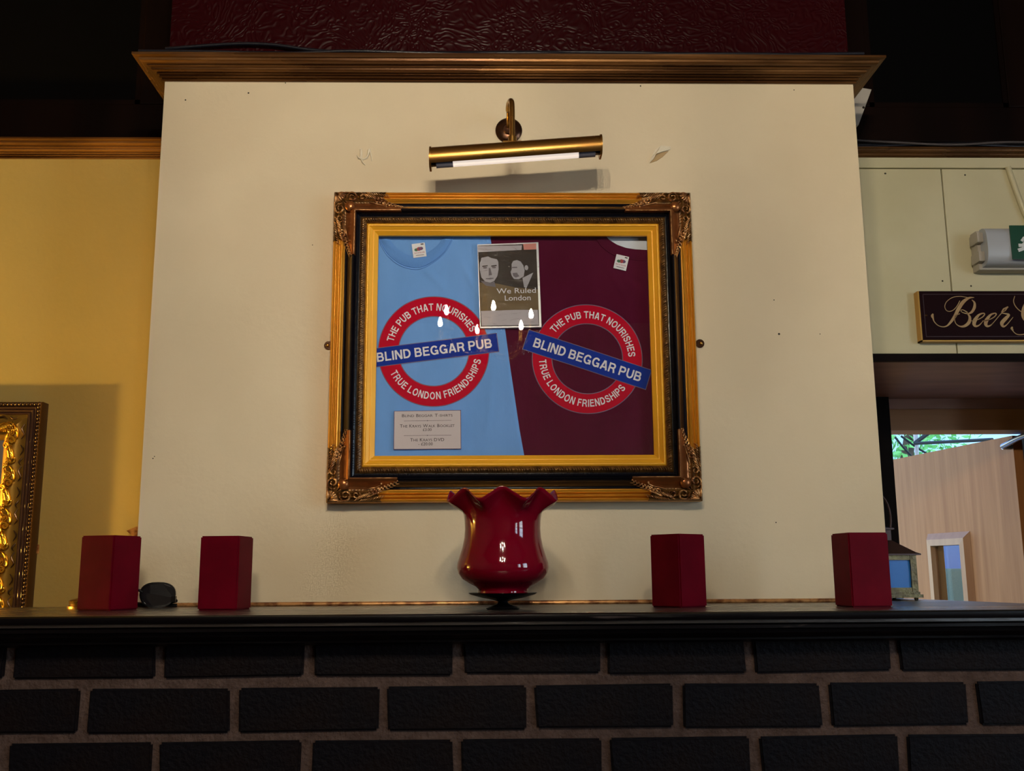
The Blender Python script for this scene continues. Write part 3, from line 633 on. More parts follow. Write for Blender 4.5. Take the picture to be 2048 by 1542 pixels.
# roundel emblems
def roundel(parent, base, cpx, cpy, r1, r2, ang, bar0, bar1, bh, txt0, txt1, capbar, spans, capring):
    c = Vector((*pxz(cpx, cpy), 0)); sc = (Vector((*pxz(cpx+100, cpy), 0))-c).length/100
    scz = (Vector((*pxz(cpx, cpy+100), 0))-c).length/100
    def pol(r, g, off):
        x, z = c.x+r*sc*cos(g), c.y+r*scz*sin(g); x = max(IX0+.002, x); return spt(x, z, base+off)
    def ring(ra, rb, off):
        m = MB(); n = 120; rows = 5
        vs = [pol(ra+(rb-ra)*j/rows, 2*pi*k/n, off) for j in range(rows+1) for k in range(n)]
        return m.add(vs, [[j*n+k, j*n+(k+1) % n, (j+1)*n+(k+1) % n, (j+1)*n+k] for j in range(rows) for k in range(n)])
    build(ring(r2-1.6, r1+1.6, .0006), 'ring_outline', M['p_line'], parent)
    rg = build(ring(r2, r1, .0009), 'ring_print', M['p_red'], parent)
    a = radians(ang); ex = Vector((cos(a), sin(a))); ey = Vector((-sin(a), cos(a)))
    def bp_(u, v, off):
        x = c.x+(ex.x*u+ey.x*v)*sc; z = c.y+(ex.y*u+ey.y*v)*scz; x = max(IX0+.001, min(IX1-.001, x)); return spt(x, z, base+off)
    bc = bh[0]; hh = bh[1]/2
    build(MB().grid(lambda p, q: bp_(bar0-1.3+(bar1-bar0+2.6)*p, bc-hh-1.3+(2*hh+2.6)*q, .0012), 40, 6), 'bar_outline', M['p_line'], parent)
    br = build(MB().grid(lambda p, q: bp_(bar0+(bar1-bar0)*p, bc-hh+2*hh*q, .0015), 40, 6), 'bar_print', M['p_blue'], parent)
    vs, fs, w, h = bold_geo('BLIND BEGGAR PUB'); kx = (txt1-txt0)/w; ky = capbar
    build(MB().add([bp_(txt0+x*kx, bc-capbar/2+y*ky, .0021) for x, y in vs], fs), 'bar_lettering', M['p_white'], br, fix=False)
    for s, (g0, g1), top in (('THE PUB THAT NOURISHES', spans[0], 1), ('TRUE LONDON FRIENDSHIPS', spans[1], 0)):
        vs, fs, w, h = bold_geo(s, .19, .165, .17, .40); k = capring; rm = (r1+r2)/2-1; m = MB()
        P = []
        for x, y in vs:
            f = x/w; g = radians(g0+(g1-g0)*f); r_ = rm+(y*k-capring/2)*(1 if top else -1); P.append(pol(r_, g, .0015))
        build(m.add(P, fs), 'ring_lettering', M['p_white'], rg, fix=False)
roundel(blue, BO, 867.5, 702.5, 110, 71, 7.1, -135, 128.5, (1, 36), -114, 117, 18.5, ((167, 27), (207, 349)), 14.5)
roundel(claret, CO, 1174.6, 717.3, 109, 71.5, -18.6, -128, 128, (-2, 40), -111, 113, 19, ((141, 2.5), (181, 321.5)), 14.5)
# neck tags
def neck_tag(parent, base, cpx, cpy, w, h, ang):
    c = Vector((*pxz(cpx, cpy), 0)); sc = .93/1000; a = radians(ang); ex = Vector((cos(a), sin(a), 0)); ey = Vector((-sin(a), cos(a), 0))
    def q(u, v, off): p = c+ex*u*sc+ey*v*sc; return spt(p.x, p.y, base+.0032+off)
    t = build(MB().prism([q(-w/2, -h/2, .0004), q(w/2, -h/2, 0), q(w/2, h/2, 0), q(-w/2, h/2, .0004)], (0, .0006, 0)), 'neck_tag', M['tag'], parent)
    def blob(u, v, ru, rv, m, nm):
        build(MB().poly([q(u+cos(2*pi*k/14)*ru, v+sin(2*pi*k/14)*rv, .0007) for k in range(14)]), nm, m, t, fix=False)
    blob(-5.5, 1.5, 4.2, 3.2, M['p_green'], 'tag_print'); blob(4, 3, 5.0, 3.6, M['p_violet'], 'tag_print'); blob(0, 2.6, 4.6, 4.2, M['p_redsmall'], 'tag_print')
    build(MB().poly([q(5, 11, .0007), q(11, 11, .0007), q(11, 13.5, .0007), q(5, 13.5, .0007)]), 'tag_print', M['ink'], t, fix=False)
    vs, fs, tw, th = text_geo('FRUIT OF THE LOOM', .01); k = 21/tw
    build(MB().add([q(-10.5+x*k, -6.8+y*k*1.6, .0007) for x, y in vs], fs), 'tag_lettering', M['p_redsmall'], t, fix=False)
    build(MB().poly([q(-8, -11.6, .0007), q(9, -11.6, .0007), q(9, -10.6, .0007), q(-8, -10.6, .0007)]), 'tag_print', M['ink'], t, fix=False)
neck_tag(blue, BO, 838.5, 502, 27.5, 30.5, 8); neck_tag(claret, CO, 1242, 526, 27, 31, -14)

# price card
def quad_map(TL, TR, BR, BL, y):
    P = [at(*p, y) for p in (TL, TR, BR, BL)]
    return lambda u, v, off=0: (P[0].lerp(P[1], u).lerp(P[3].lerp(P[2], u), v))+Vector((0, -off, 0))     # v downwards
CYD = SY-.0056
q = quad_map((788, 822), (922, 820), (922.5, 898), (787, 899), CYD)
card = build(MB().prism([q(0, 0), q(1, 0), q(1, 1), q(0, 1)], (0, .0009, 0)), 'price_card', M['card'])
tag(card, 'small pale pink price card with serif text on the blue T-shirt', 'card')
def rectp(q, u0, v0, u1, v1, off): return [q(u0, v0, off), q(u1, v0, off), q(u1, v1, off), q(u0, v1, off)]
mb = MB()
for r_ in ((0, 0, 1, .012), (0, .988, 1, 1), (0, 0, .008, 1), (.992, 0, 1, 1)): mb.poly(rectp(q, *r_, .0002))
build(mb, 'border_line', M['p_violet'], card, fix=False)
mb = MB()
for v in (.265, .645): mb.poly(rectp(q, .15, v-.004, .855, v+.004, .0002)); mb.poly([q(.492, v, .0003), q(.5, v-.016, .0003), q(.508, v, .0003), q(.5, v+.016, .0003)])
build(mb, 'divider_line', M['ink'], card, fix=False)
SERIF = {}
def small_caps(q, parent, segs, vbase, cap, uc, width, off=.0003):
    # words set in capitals and small capitals with short serifs
    m = MB(); x = 0; items = []
    for txt, big in segs:
        if txt == ' ': x += .30; continue
        vs, fs, w, h = text_geo(txt, .004, 3); k = 1.0 if big else .80
        items.append(([(x+a*k, b*k) for a, b in vs], fs)); x += w*k+.10
    kx = width/x
    for vs, fs in items: m.add([q(uc-width/2+a*kx, vbase-b*cap/.70, off) for a, b in vs], fs)
    build(m, 'lettering', M['ink'], parent, fix=False)
def words(s):
    out = []
    for i, w in enumerate(s.split(' ')):
        if i: out.append((' ', 0))
        out.append((w[0], 1))
        if len(w) > 1: out.append((w[1:], w == 'DVD'))
    return out
small_caps(q, card, words('BLIND BEGGAR T-SHIRTS'), .165, .078, .5, .76)
small_caps(q, card, words('THE KRAYS WALK BOOKLET'), .435, .082, .5, .82)
small_caps(q, card, [('£3.00', 1)], .53, .07, .5, .135)
small_caps(q, card, words('THE KRAYS DVD'), .795, .082, .5, .51)
small_caps(q, card, [('-', 1), (' ', 0), ('£20.00', 1)], .90, .075, .475, .22)

# DVD in clear film
q = quad_map((954.5, 489), (1076.5, 484.5), (1083, 654), (960, 656), SY-.0105)
dvd = thing('dvd_case', 'film-wrapped DVD with black and white cover between the two T-shirts', 'DVD case', tuple(q(.5, 1)))
build(MB().prism([q(0, 0), q(1, 0), q(1, 1), q(0, 1)], (0, .0085, 0)), 'case', M['dvd_case'], dvd)
cov = build(MB().poly(rectp(q, .012, .015, .965, .985, .0002)), 'cover_print', M['dvd_dark'], dvd, fix=False)
def pp(name, m, pts, off): return build(MB().poly([q(u, v, off) for u, v in pts]), name, m, cov, fix=False)
def blob(name, m, u, v, ru, rv, off, n=20): return pp(name, m, [(u+cos(2*pi*k/n)*ru, v+sin(2*pi*k/n)*rv) for k in range(n)], off)
pp('title_band', M['dvd_band'], [(.012, .02), (.73, .03), (.72, .085), (.015, .095)], .0004)
pp('corner_label', M['dvd_red'], [(.75, .015), (.965, .012), (.965, .085), (.76, .085)], .0005)
pp('sepia_print', M['dvd_mid'], [(.012, .46), (.25, .47), (.6, .53), (.965, .56), (.965, .80), (.012, .80)], .0004)
pp('lower_band', M['dvd_band'], [(.02, .80), (.6, .795), (.95, .80), (.955, .975), (.03, .975)], .0005)
# left portrait, a plain generic face
pp('portrait_face', M['dvd_skin'], [(.04, .17), (.10, .145), (.20, .145), (.30, .165), (.335, .22), (.335, .31), (.31, .39), (.26, .445), (.19, .465), (.11, .45), (.05, .40), (.025, .30)], .0006)
pp('portrait_hair', M['dvd_dark'], [(.02, .24), (.03, .14), (.10, .105), (.24, .11), (.32, .14), (.345, .20), (.30, .185), (.22, .17), (.17, .15), (.06, .165), (.045, .21)], .0008)
for u0, u1 in ((.07, .16), (.215, .305)):
    pp('portrait_brow', M['dvd_dark'], [(u0, .262), (u1, .255), (u1, .268), (u0, .276)], .0008); blob('portrait_eye', M['dvd_shade'], (u0+u1)/2, .285, .035, .011, .0008)
pp('portrait_nose', M['dvd_shade'], [(.175, .29), (.20, .29), (.225, .375), (.17, .382)], .0008)
pp('portrait_mouth', M['dvd_shade'], [(.12, .412), (.25, .408), (.25, .418), (.19, .428), (.12, .422)], .0008)
pp('portrait_collar', M['dvd_shade'], [(.03, .44), (.26, .455), (.28, .52), (.12, .50)], .0005)
# right portrait, turned
pp('portrait_face', M['dvd_skin'], [(.55, .25), (.58, .215), (.64, .205), (.70, .225), (.74, .27), (.76, .33), (.74, .40), (.66, .435), (.58, .43), (.545, .39), (.53, .345), (.55, .31)], .0006)
blob('portrait_ear', M['dvd_skin'], .79, .30, .03, .03, .0006)
pp('portrait_shadow', M['dvd_shade'], [(.555, .285), (.64, .285), (.64, .30), (.555, .30)], .0008)
pp('portrait_shadow', M['dvd_shade'], [(.56, .36), (.63, .355), (.67, .40), (.61, .415), (.57, .395)], .0008)
pp('portrait_shirt', M['dvd_skin'], [(.72, .42), (.90, .36), (.86, .42), (.78, .54), (.74, .53)], .0006)
def dvd_text(s, u0, u1, vb, cap):
    vs, fs, w, h = text_geo(s, .0, 3); k = (u1-u0)/w
    build(MB().add([q(u0+x*k, vb-y*cap/.72, .0012) for x, y in vs], fs), 'title_lettering', M['p_white'], cov, fix=False)
dvd_text('We Ruled', .29, .93, .60, .064); dvd_text('London', .42, .84, .685, .064)
fm = MB(); fm.grid(lambda a, b: q(a*1.0, b, .0022)+Vector((0, -.0016*(1-abs(noise.noise(Vector((a*4+b*4, b*15-a*3, 1))))*2.2)**3, 0)), 60, 80); build(fm, 'clear_film', M['film'], dvd, smooth=180)

# ================================================================== PICTURE LIGHT
rose = at(1017.5, 262, YW)
pl = thing('picture_light', 'brass picture light with a long half-round hood above the frame', 'wall light', (rose.x, YW, rose.z))
build(MB().lathe([(.0005, 0), (.0268, 0), (.0268, .003), (.023, .006), (.020, .0075), (.012, .009), (.010, .012), (.0005, .012)], (rose.x, YW, rose.z), 36, axis='Y'), 'wall_rose', M['brass_dark'], pl, smooth=40)
HY = 1.775
hl, hr = at(863, 318, HY), at(1199, 294, HY); ax = (hr-hl).normalized(); hc = (hl+hr)/2
top = at(1016.5, 217, 1.845)
j = hc+(rose.x+.004-hc.x)*ax/ax.x+Vector((0, 0, .024))
arm = catmull([(rose.x, YW-.008, rose.z+.004), (rose.x, YW-.03, rose.z+.010), (rose.x, YW-.045, rose.z+.028), (top.x, top.y, top.z-.004), (top.x+.001, 1.82, top.z-.001), (j.x, HY+.012, top.z-.018), (j.x, HY, j.z+.012), (j.x, HY, j.z-.004)], 6)
build(MB().tube(arm, .0052, 12), 'swan_neck_arm', M['brass'], pl, smooth=60)
build(MB().box(j.x-.018, j.x+.018, HY-.008, HY+.008, j.z-.008, j.z-.002, bev=.001).tube([(j.x, HY, j.z-.004), (j.x, HY, j.z+.008)], .008, 12), 'arm_clamp', M['brass'], pl, smooth=40)
HR = .0215; mb = MB(); n = 28; up2 = Vector((0, 0, 1)); fw2 = Vector((0, -1, 0))
def hp(a, g, r_): return a+(fw2*cos(g)+up2*sin(g))*r_
G0, G1 = radians(-42), radians(200)
ring_ = [(G0+(G1-G0)*k/n) for k in range(n+1)]
vs = []
for a in (hl, hr):
    vs += [hp(a, g, HR) for g in ring_]+[hp(a, g, HR-.0012) for g in ring_]
w = n+1; fs = []
for k in range(n): fs += [[k, k+1, 2*w+k+1, 2*w+k], [w+k, w+k+1, 3*w+k+1, 3*w+k]]
fs += [[0, w, 3*w, 2*w], [n, w+n, 3*w+n, 2*w+n]]
hood = build(mb.add(vs, fs), 'hood', M['brass'], pl, smooth=40)
for a, s in ((hl, -1), (hr, 1)):
    cp = [hp(a, radians(-58)+(radians(238)-radians(-58))*k/24, HR+.0018) for k in range(25)]
    build(MB().prism(cp, ax*(.0035*s)), 'hood_end_cap', M['brass'], hood, smooth=30)
tc_ = Vector((0, -.002, -.0125))
ta, tb = hl+ax*.038+tc_, hr-ax*.038+tc_
build(MB().tube([ta, tb], .0068, 14), 'tube_lamp', M['tube'], pl, smooth=60)
for a, d in ((ta, -1), (tb, 1)): build(MB().tube([a-ax*d*.002, a+ax*d*.029], .0078, 10, flat=.9), 'lamp_cap', M['grey_plastic'], pl, smooth=40)
for a in (ta-ax*.036, tb+ax*.036): build(MB().box(a.x-.006, a.x+.006, a.y-.004, a.y+.004, a.z-.002, a.z+.014), 'lamp_holder', M['iron'], pl)

# ================================================================== ON THE MANTEL
def pix(p):
    d = Vector(p)-Vector((0, 0, EYE)); z = d.dot(FWD); return 1024+CF*d.dot(RGT)/z
def candle(pl_, px, pr_, Y, hgt, label):
    # near vertical edge at px; turn and size follow from the two outer edges
    p = at(px, 1145, Y); best = (1e9,)
    for i in range(5, 86):
        th = radians(i); Lv = Vector((-cos(th), sin(th), 0)); Rv = Vector((sin(th), cos(th), 0))
        for k in range(50, 86):
            e_ = (pix(p+Lv*k*.001)-pl_)**2+(pix(p+Rv*k*.001)-pr_)**2
            if e_ < best[0]: best = (e_, Lv, Rv, k*.001)
    _, L_, Rr, a = best; hx = a/2
    c = Vector((p.x, Y, 0))+(L_+Rr)*hx
    bm = bmesh.new(); bmesh.ops.create_cube(bm, size=1)
    for v in bm.verts:
        x, y, z = v.co; v.co = L_*(x*a)+Rr*(y*a)+Vector((0, 0, (z+.5)*hgt))
    bmesh.ops.recalc_face_normals(bm, faces=bm.faces[:])
    bmesh.ops.bevel(bm, geom=bm.edges[:], offset=.0022, segments=2, affect='EDGES')
    tops = [f for f in bm.faces if f.normal.z > .99]; bmesh.ops.inset_region(bm, faces=tops, thickness=.004); bmesh.ops.inset_region(bm, faces=[f for f in bm.faces if f.normal.z > .99 and f.calc_area() > .001], thickness=.003, depth=-.006)
    bm.verts.index_update(); mb = MB().add([v.co+Vector((c.x, c.y, ZM)) for v in bm.verts], [[v.index for v in f.verts] for f in bm.faces]); bm.free()
    t = thing('pillar_candle', label, 'candle', (c.x, c.y, ZM), 'square red candles on the mantel')
    build(mb, 'wax_body', M['candle'], t, smooth=35)
    build(MB().tube([(c.x, c.y, ZM+hgt-.008), (c.x+.001, c.y, ZM+hgt-.001), (c.x+.002, c.y, ZM+hgt+.0005)], .0012, 6), 'wick', M['iron'], t)
candle(157, 224, 280, 1.715, .1235, 'square dark red candle nearest the gold mirror, beside the sunglasses')
candle(398, 476, 505, 1.705, .1210, 'square dark red candle standing between the sunglasses and the vase')
candle(1301, 1360, 1412, 1.665, .1190, 'square red candle on the mantel just right of the ruffled vase')
candle(1667, 1701, 1782, 1.63, .1180, 'square bright red candle in front of the brass lantern')

# ruffled red glass shade on an iron candle dish
vy = 1.66; vc = at(1006, 1219, vy); vx = vc.x; kk = vy/CF
dish = thing('candle_dish', 'shallow black iron dish on a small foot under the red vase', 'candle dish', (vx, vy, ZM))
build(MB().lathe([(.0005, .002), (.026, .0005), (.0275, .002), (.022, .0045), (.010, .0085), (.0075, .012), (.014, .0145), (.034, .0185), (.052, .0235), (.0555, .0262), (.052, .0252), (.034, .0212), (.0005, .0195)], (vx, vy, ZM), 40), 'dish', M['iron'], dish, smooth=50)
VZ = ZM+.0215
vp = [(.0375, .0), (.040, .0015), (.0405, .006), (.0395, .010), (.044, .0145), (.055, .020), (.066, .027), (.0725, .036), (.0745, .044), (.0735, .052), (.0700, .063), (.0655, .077), (.0625, .092), (.0615, .106), (.0620, .118), (.0640, .129), (.0685, .139), (.0755, .148), (.0840, .1550), (.0905, .160)]
def ruf(r, h, g):
    f = max(0, (h-.122)/.038); f = f*f*(3-2*f) if f < 1 else 1
    wv = cos(8*(g+pi/2)+.1); wv = wv if wv > 0 else -abs(wv)**1.5
    return r+f*(-.0045*wv), h+f*(.0095*wv-.0015)
vi = [(max(.001, r-.0028), h+.0006) for r, h in vp[1:]]
outer = vp; prof = outer+[(outer[-1][0]-.001, outer[-1][1]+.0015)]+vi[::-1]
vs_ = thing('vase', 'shiny dark red glass vase with a ruffled rim on an iron dish', 'vase', (vx, vy, VZ))
build(MB().lathe(prof, (vx, vy, VZ), 120, fn=ruf, close=True), 'glass_body', M['vase'], vs_, smooth=180)

# sunglasses
sgY = 1.845; a = at(278, 1170, sgY); b = at(346, 1208, sgY); sgx = (a.x+.000)
sg = thing('sunglasses', 'black sunglasses folded on the mantel behind the red candle', 'sunglasses', (sgx, sgY, ZM))
def lens_out(cx, cz, rw, rh, sx, sc=1.0):
    P = []
    for k in range(32):
        g = 2*pi*k/32; x = cos(g); z = sin(g); x = math.copysign(abs(x)**.75, x); z = math.copysign(abs(z)**.85, z)
        if z < 0: x *= 1-.12*(-z)
        P.append((cx+sx*x*rw*sc, cz+z*rh*sc))
    return P
mb = MB(); ml = MB()
for sx in (-1, 1):
    cx = sgx+sx*.0315; cz = ZM+.0225
    o_ = lens_out(cx, cz, .030, .0225, sx); i_ = lens_out(cx, cz, .0272, .0195, sx)
    n = 32; vs = [Vector((x, sgY+.004*((x-sgx)/.06)**2*3, z)) for x, z in o_+i_]; vs += [v+Vector((0, .004, 0)) for v in vs]
    mb.add(vs, [[k, (k+1) % n, n+(k+1) % n, n+k] for k in range(n)]+[[2*n+k, 2*n+(k+1) % n, 3*n+(k+1) % n, 3*n+k] for k in range(n)]+[[k, (k+1) % n, 2*n+(k+1) % n, 2*n+k] for k in range(n)]+[[n+k, n+(k+1) % n, 3*n+(k+1) % n, 3*n+k] for k in range(n)])
    ml = MB().prism([Vector((x, sgY+.002+.012*((x-sgx)/.06)**2, z)) for x, z in lens_out(cx, cz, .0275, .0198, sx)], (0, .0015, 0)); build(ml, 'lens', M['sun_lens'], sg)
    hx = sgx+sx*.063; mb.box(min(hx, hx-sx*.008), max(hx, hx-sx*.008), sgY+.008, sgY+.016, ZM+.010, ZM+.020)
    tp = [Vector((hx, sgY+.014, ZM+.012)), Vector((hx-sx*.02, sgY+.022+.003*(sx > 0), ZM+.009)), Vector((hx-sx*.09, sgY+.022+.006*(sx > 0), ZM+.005)), Vector((hx-sx*.125, sgY+.024+.006*(sx > 0), ZM+.0035))]
    build(MB().tube(catmull(tp, 4), .0032, 8), 'temple', M['sun_black'], sg, smooth=60)
build(mb, 'front_frame', M['sun_black'], sg, smooth=40)
build(MB().tube(catmull([(sgx-.006, sgY+.002, ZM+.028), (sgx, sgY, ZM+.031), (sgx+.006, sgY+.002, ZM+.028)], 4), .0025, 8), 'bridge', M['sun_black'], sg, smooth=60)

# small brass candlestick, mostly behind the left candle
p = at(186, 1211, 1.86); cs = thing('brass_candlestick', 'small brass candlestick half hidden behind the candle nearest the mirror', 'candlestick', (p.x, 1.86, ZM))
build(MB().lathe([(.0005, 0), (.043, 0), (.043, .004), (.039, .006), (.040, .010), (.041, .013), (.036, .016), (.022, .019), (.0005, .019)], (p.x, 1.86, ZM), 36), 'base', M['brass'], cs, smooth=35)
build(MB().lathe([(.009, .018), (.007, .03), (.011, .036), (.007, .042), (.010, .058), (.014, .062), (.014, .070), (.0005, .070)], (p.x, 1.86, ZM), 20), 'stem', M['brass'], cs, smooth=50)
# small bracket on the alcove wall beside the chimney
p = at(271, 1062, 2.25)
hb = tag(build(MB().prism([(p.x-.016, YR, p.z), (p.x-.004, YR, p.z+.006), (p.x+.02, YR, p.z+.014), (p.x+.02, YR, p.z-.014), (p.x-.002, YR, p.z-.012)], (0, -.03, 0)), 'wall_bracket', M['bronze']), 'tiny bronze bracket on the alcove wall at the chimney edge', 'bracket')

# brass lantern whose pane colour carries the blue sky reflection
LY = 2.03; lc = at(1766, 1200, LY); lx = lc.x+.0; ly = LY
lt = thing('lantern', 'weathered brass lantern with glass panes painted in reflected sky blue at the mantel end', 'lantern', (lx, ly, ZM))
ang = radians(4)
def lp(x, y, z): return Vector((lx+x*cos(ang)-y*sin(ang), ly+x*sin(ang)+y*cos(ang), ZM+z))
def lbox(m, x0, x1, y0, y1, z0, z1): return m.add([lp(x, y, z) for z in (z0, z1) for y in (y0, y1) for x in (x0, x1)], [[0,2,3,1],[4,5,7,6],[0,1,5,4],[2,6,7,3],[0,4,6,2],[1,3,7,5]])
mb = MB(); lbox(mb, -.056, .056, -.056, .056, .005, .011); lbox(mb, -.052, .052, -.052, .052, .011, .016)
for sx in (-1, 1):
    for sy in (-1, 1): mb.sphere(lp(sx*.046, sy*.046, .003), .0045, 8, 5)
build(mb, 'base', M['lantern'], lt, smooth=30)
BT = .086
for sx in (-1, 1):
    for sy in (-1, 1): build(lbox(MB(), sx*.050-.0 if sx < 0 else .038, -.038 if sx < 0 else .050, -.050 if sy < 0 else .038, -.038 if sy < 0 else .050, .016, BT), 'corner_post', M['lantern'], lt)
for z0, z1 in ((.016, .024), (BT-.009, BT)):
    mb = MB(); lbox(mb, -.049, .049, -.049, -.040, z0, z1); lbox(mb, -.049, .049, .040, .049, z0, z1); lbox(mb, -.049, -.040, -.049, .049, z0, z1); lbox(mb, .040, .049, -.049, .049, z0, z1)
    build(mb, 'rail', M['lantern'], lt)
for sd in range(4):
    m = MB()
    if sd < 2: y = (-.044, .044)[sd]; lbox(m, -.038, .038, y-.001, y+.001, .024, BT-.009)
    else: x = (-.044, .044)[sd-2]; lbox(m, x-.001, x+.001, -.038, .038, .024, BT-.009)
    build(m, 'pane', M['sky_tint_glass'], lt)
mb = MB(); rr = [(.057, BT), (.057, BT+.003), (.050, BT+.006), (.018, BT+.030), (.018, BT+.050), (.023, BT+.051), (.023, BT+.054), (.004, BT+.058)]
vs = [lp(sx*r_, sy*r_, z) for r_, z in rr for sx, sy in ((-1, -1), (1, -1), (1, 1), (-1, 1))]
mb.add(vs, [[j*4+k, j*4+(k+1) % 4, j*4+4+(k+1) % 4, j*4+4+k] for j in range(len(rr)-1) for k in range(4)]+[[0, 1, 2, 3], [(len(rr)-1)*4+k for k in range(4)]])
build(mb, 'roof', M['lantern_roof'], lt)
hd = [lp(.026*cos(g), -.005, BT+.075+.048*sin(g)) for g in [radians(-50+280*k/20) for k in range(21)]]
build(MB().tube(hd, .0022, 8), 'handle', M['lantern_roof'], lt, smooth=60)
build(MB().tube([lp(.050, -.02, .05), lp(.060, -.02, .05)], .002, 6).sphere(lp(.061, -.02, .05), .0035, 8, 5), 'latch_knob', M['lantern'], lt, smooth=60)

# ================================================================== LEFT ALCOVE: CARVED GOLD MIRROR AND LAMP
mxr = at(76, 800, 2.215); MX1 = mxr.x; MZ1 = mxr.z; MX0, MZ0 = MX1-.46, MZ1-.66; MRECT = (MX0, MX1, MZ0, MZ1); MYW = YR
mir = thing('wall_mirror', 'ornate gold carved mirror frame with beaded dark edge on the alcove wall', 'mirror', ((MX0+MX1)/2, MYW, MZ0))
MO = [(0, .0), (0, .030), (.003, .034), (.008, .034), (.010, .031)]; MBn = [(.010, .031), (.012, .034), (.017, .032), (.019, .035), (.024, .033), (.026, .036), (.0285, .036), (.029, .031)]; MG = [(.029, .031), (.036, .030), (.050, .036), (.064, .036), (.076, .030), (.082, .022), (.084, .010)]
MALL = MO+MBn[1:]+MG[1:]
def mt(s):
    for (a_, b_), (c_, d_) in zip(MALL, MALL[1:]):
        if a_ <= s <= c_ and c_ > a_: return b_+(d_-b_)*(s-a_)/(c_-a_)
    return .01
for sd in range(4):
    e = build(rail(MRECT, MO, sd, MYW), 'beaded_edge', M['mbronze'], mir, smooth=40)
    build(rail(MRECT, MBn, sd, MYW), 'brown_band', M['mdark'], mir, smooth=40)
    g_ = build(rail(MRECT, MG, sd, MYW), 'carved_rail', M['mground'], mir, smooth=40)
    ln = (MX1-MX0 if sd in (0, 2) else MZ1-MZ0)
    def sp(w, s, lift):
        t = mt(s)+lift
        if sd == 0: return Vector((MX0+w, MYW-t, MZ1-s))
        if sd == 1: return Vector((MX1-s, MYW-t, MZ1-w))
        if sd == 2: return Vector((MX1-w, MYW-t, MZ0+s))
        return Vector((MX0+s, MYW-t, MZ0+w))
    mb = MB()
    for i in range(int(ln/.0085)): mb.sphere(sp(.004+i*.0085, .0055, .0), .0042, 6, 4, (1, .8, 1))
    build(mb, 'bead_row', M['mbronze'], e, smooth=60)
    mb = MB(); mg = MB(); unit = .098; nun = round((ln-.10)/unit)
    for i in range(nun):
        w0 = .05+(ln-.10)*i/nun; U = (ln-.10)/nun
        def S(pts, r0, m): c_ = catmull([sp(w0+u_*U, s_, l_) for u_, s_, l_ in pts], 5); m.tube(c_, lerps([r0*.5, r0*1.1, r0, r0*.4], len(c_)), 6)
        def spir(u_, s_, r_, dr_, ph, rad, m, turns=1.25):
            pts = [sp(w0+u_*U+cos(ph+dr_*2*pi*t/16)*r_*(1-.7*t/(16*turns)), s_+sin(ph+dr_*2*pi*t/16)*r_*(1-.7*t/(16*turns)), .005) for t in range(int(16*turns)+1)]
            m.tube(pts, lerps([rad*.6, rad, rad*1.1], len(pts)), 6)
        S([(.0, .058, .003), (.1, .048, .007), (.3, .045, .006), (.42, .058, .005)], .0032, mg); S([(.5, .066, .003), (.6, .056, .007), (.8, .050, .006), (.98, .066, .004)], .0032, mg)
        S([(.05, .072, .003), (.2, .064, .006), (.36, .070, .005)], .0026, mg)
        spir(.40, .056, .0105, 1, 0, .0032, mg); spir(.50, .068, .0085, -1, pi, .0030, mg); spir(.86, .054, .010, 1, pi/2, .0030, mg); spir(.20, .060, .008, -1, 0, .0028, mg)
        for k in range(5): S([(.60+.035*k, .068, .003), (.66+.035*k, .060-.001*k, .007), (.73+.03*k, .048, .004)], .0026, mg)
        for k in range(4): mg.sphere(sp(w0+(.93+.03*k)*U, .064+.004*(k % 2), .005), .0035, 7, 5)
        S([(.0, .034, .003), (.12, .039, .004), (.25, .033, .004), (.36, .039, .003)], .0018, mb); S([(.5, .039, .003), (.62, .033, .004), (.75, .039, .003)], .0018, mb); S([(.8, .033, .003), (.9, .039, .004), (.98, .036, .003)], .0018, mb)
    build(mg, 'gilt_carving', M['mgold'], g_, smooth=60); build(mb, 'bronze_scrolls', M['mbronze'], g_, smooth=60)
build(MB().box(MX0+.075, MX1-.075, MYW-.012, MYW-.008, MZ0+.075, MZ1-.075), 'mirror_glass', M['mirror'], mir)
p = at(66, 1098, YR-.004); pl_ = build(MB().box(p.x-.03, p.x+.012, YR-.004, YR, p.z-.010, p.z+.010, bev=.0015), 'mirror_plate', M['bronze'], mir)
build(MB().sphere((p.x+.003, YR-.004, p.z), .004, 8, 5, (1, .5, 1)), 'screw', M['brass'], pl_)
# brass sconce on the left-hand wall, out of view, with a plate added to block its light towards the nearest candle
LX, LYY, LZ = -2.40, 1.92, EYE-.05
la = thing('wall_sconce', 'brass wall sconce with amber bulb lighting the left alcove', 'wall light', (XL_WALL, LYY, LZ-.08))
build(MB().lathe([(.0005, 0), (.05, 0), (.05, .006), (.03, .014), (.0005, .014)], (XL_WALL, LYY, LZ-.05), 28, axis='X'), 'wall_plate', M['brass'], la, smooth=40)
build(MB().tube(catmull([(XL_WALL+.01, LYY, LZ-.05), (XL_WALL+.05, LYY, LZ-.07), (LX, LYY, LZ-.06), (LX, LYY, LZ-.03)], 5), .006, 8), 'arm', M['brass'], la, smooth=60)
build(MB().lathe([(.0005, -.032), (.010, -.03), (.017, -.015), (.021, .0), (.017, .02), (.009, .034), (.0005, .04)], (LX, LYY, LZ), 20), 'bulb', M['bulb2'], la, smooth=180)
sh = [(LX+.11*cos(radians(g)), LYY+.11*sin(radians(g))) for g in range(-110, 3, 6)]; nS = len(sh)
build(MB().add([Vector((x, y, LZ+z)) for z in (-.12, .16) for x, y in sh], [[k, k+1, nS+k+1, nS+k] for k in range(nS-1)]), 'added_shield', M['brass'], la, smooth=60)

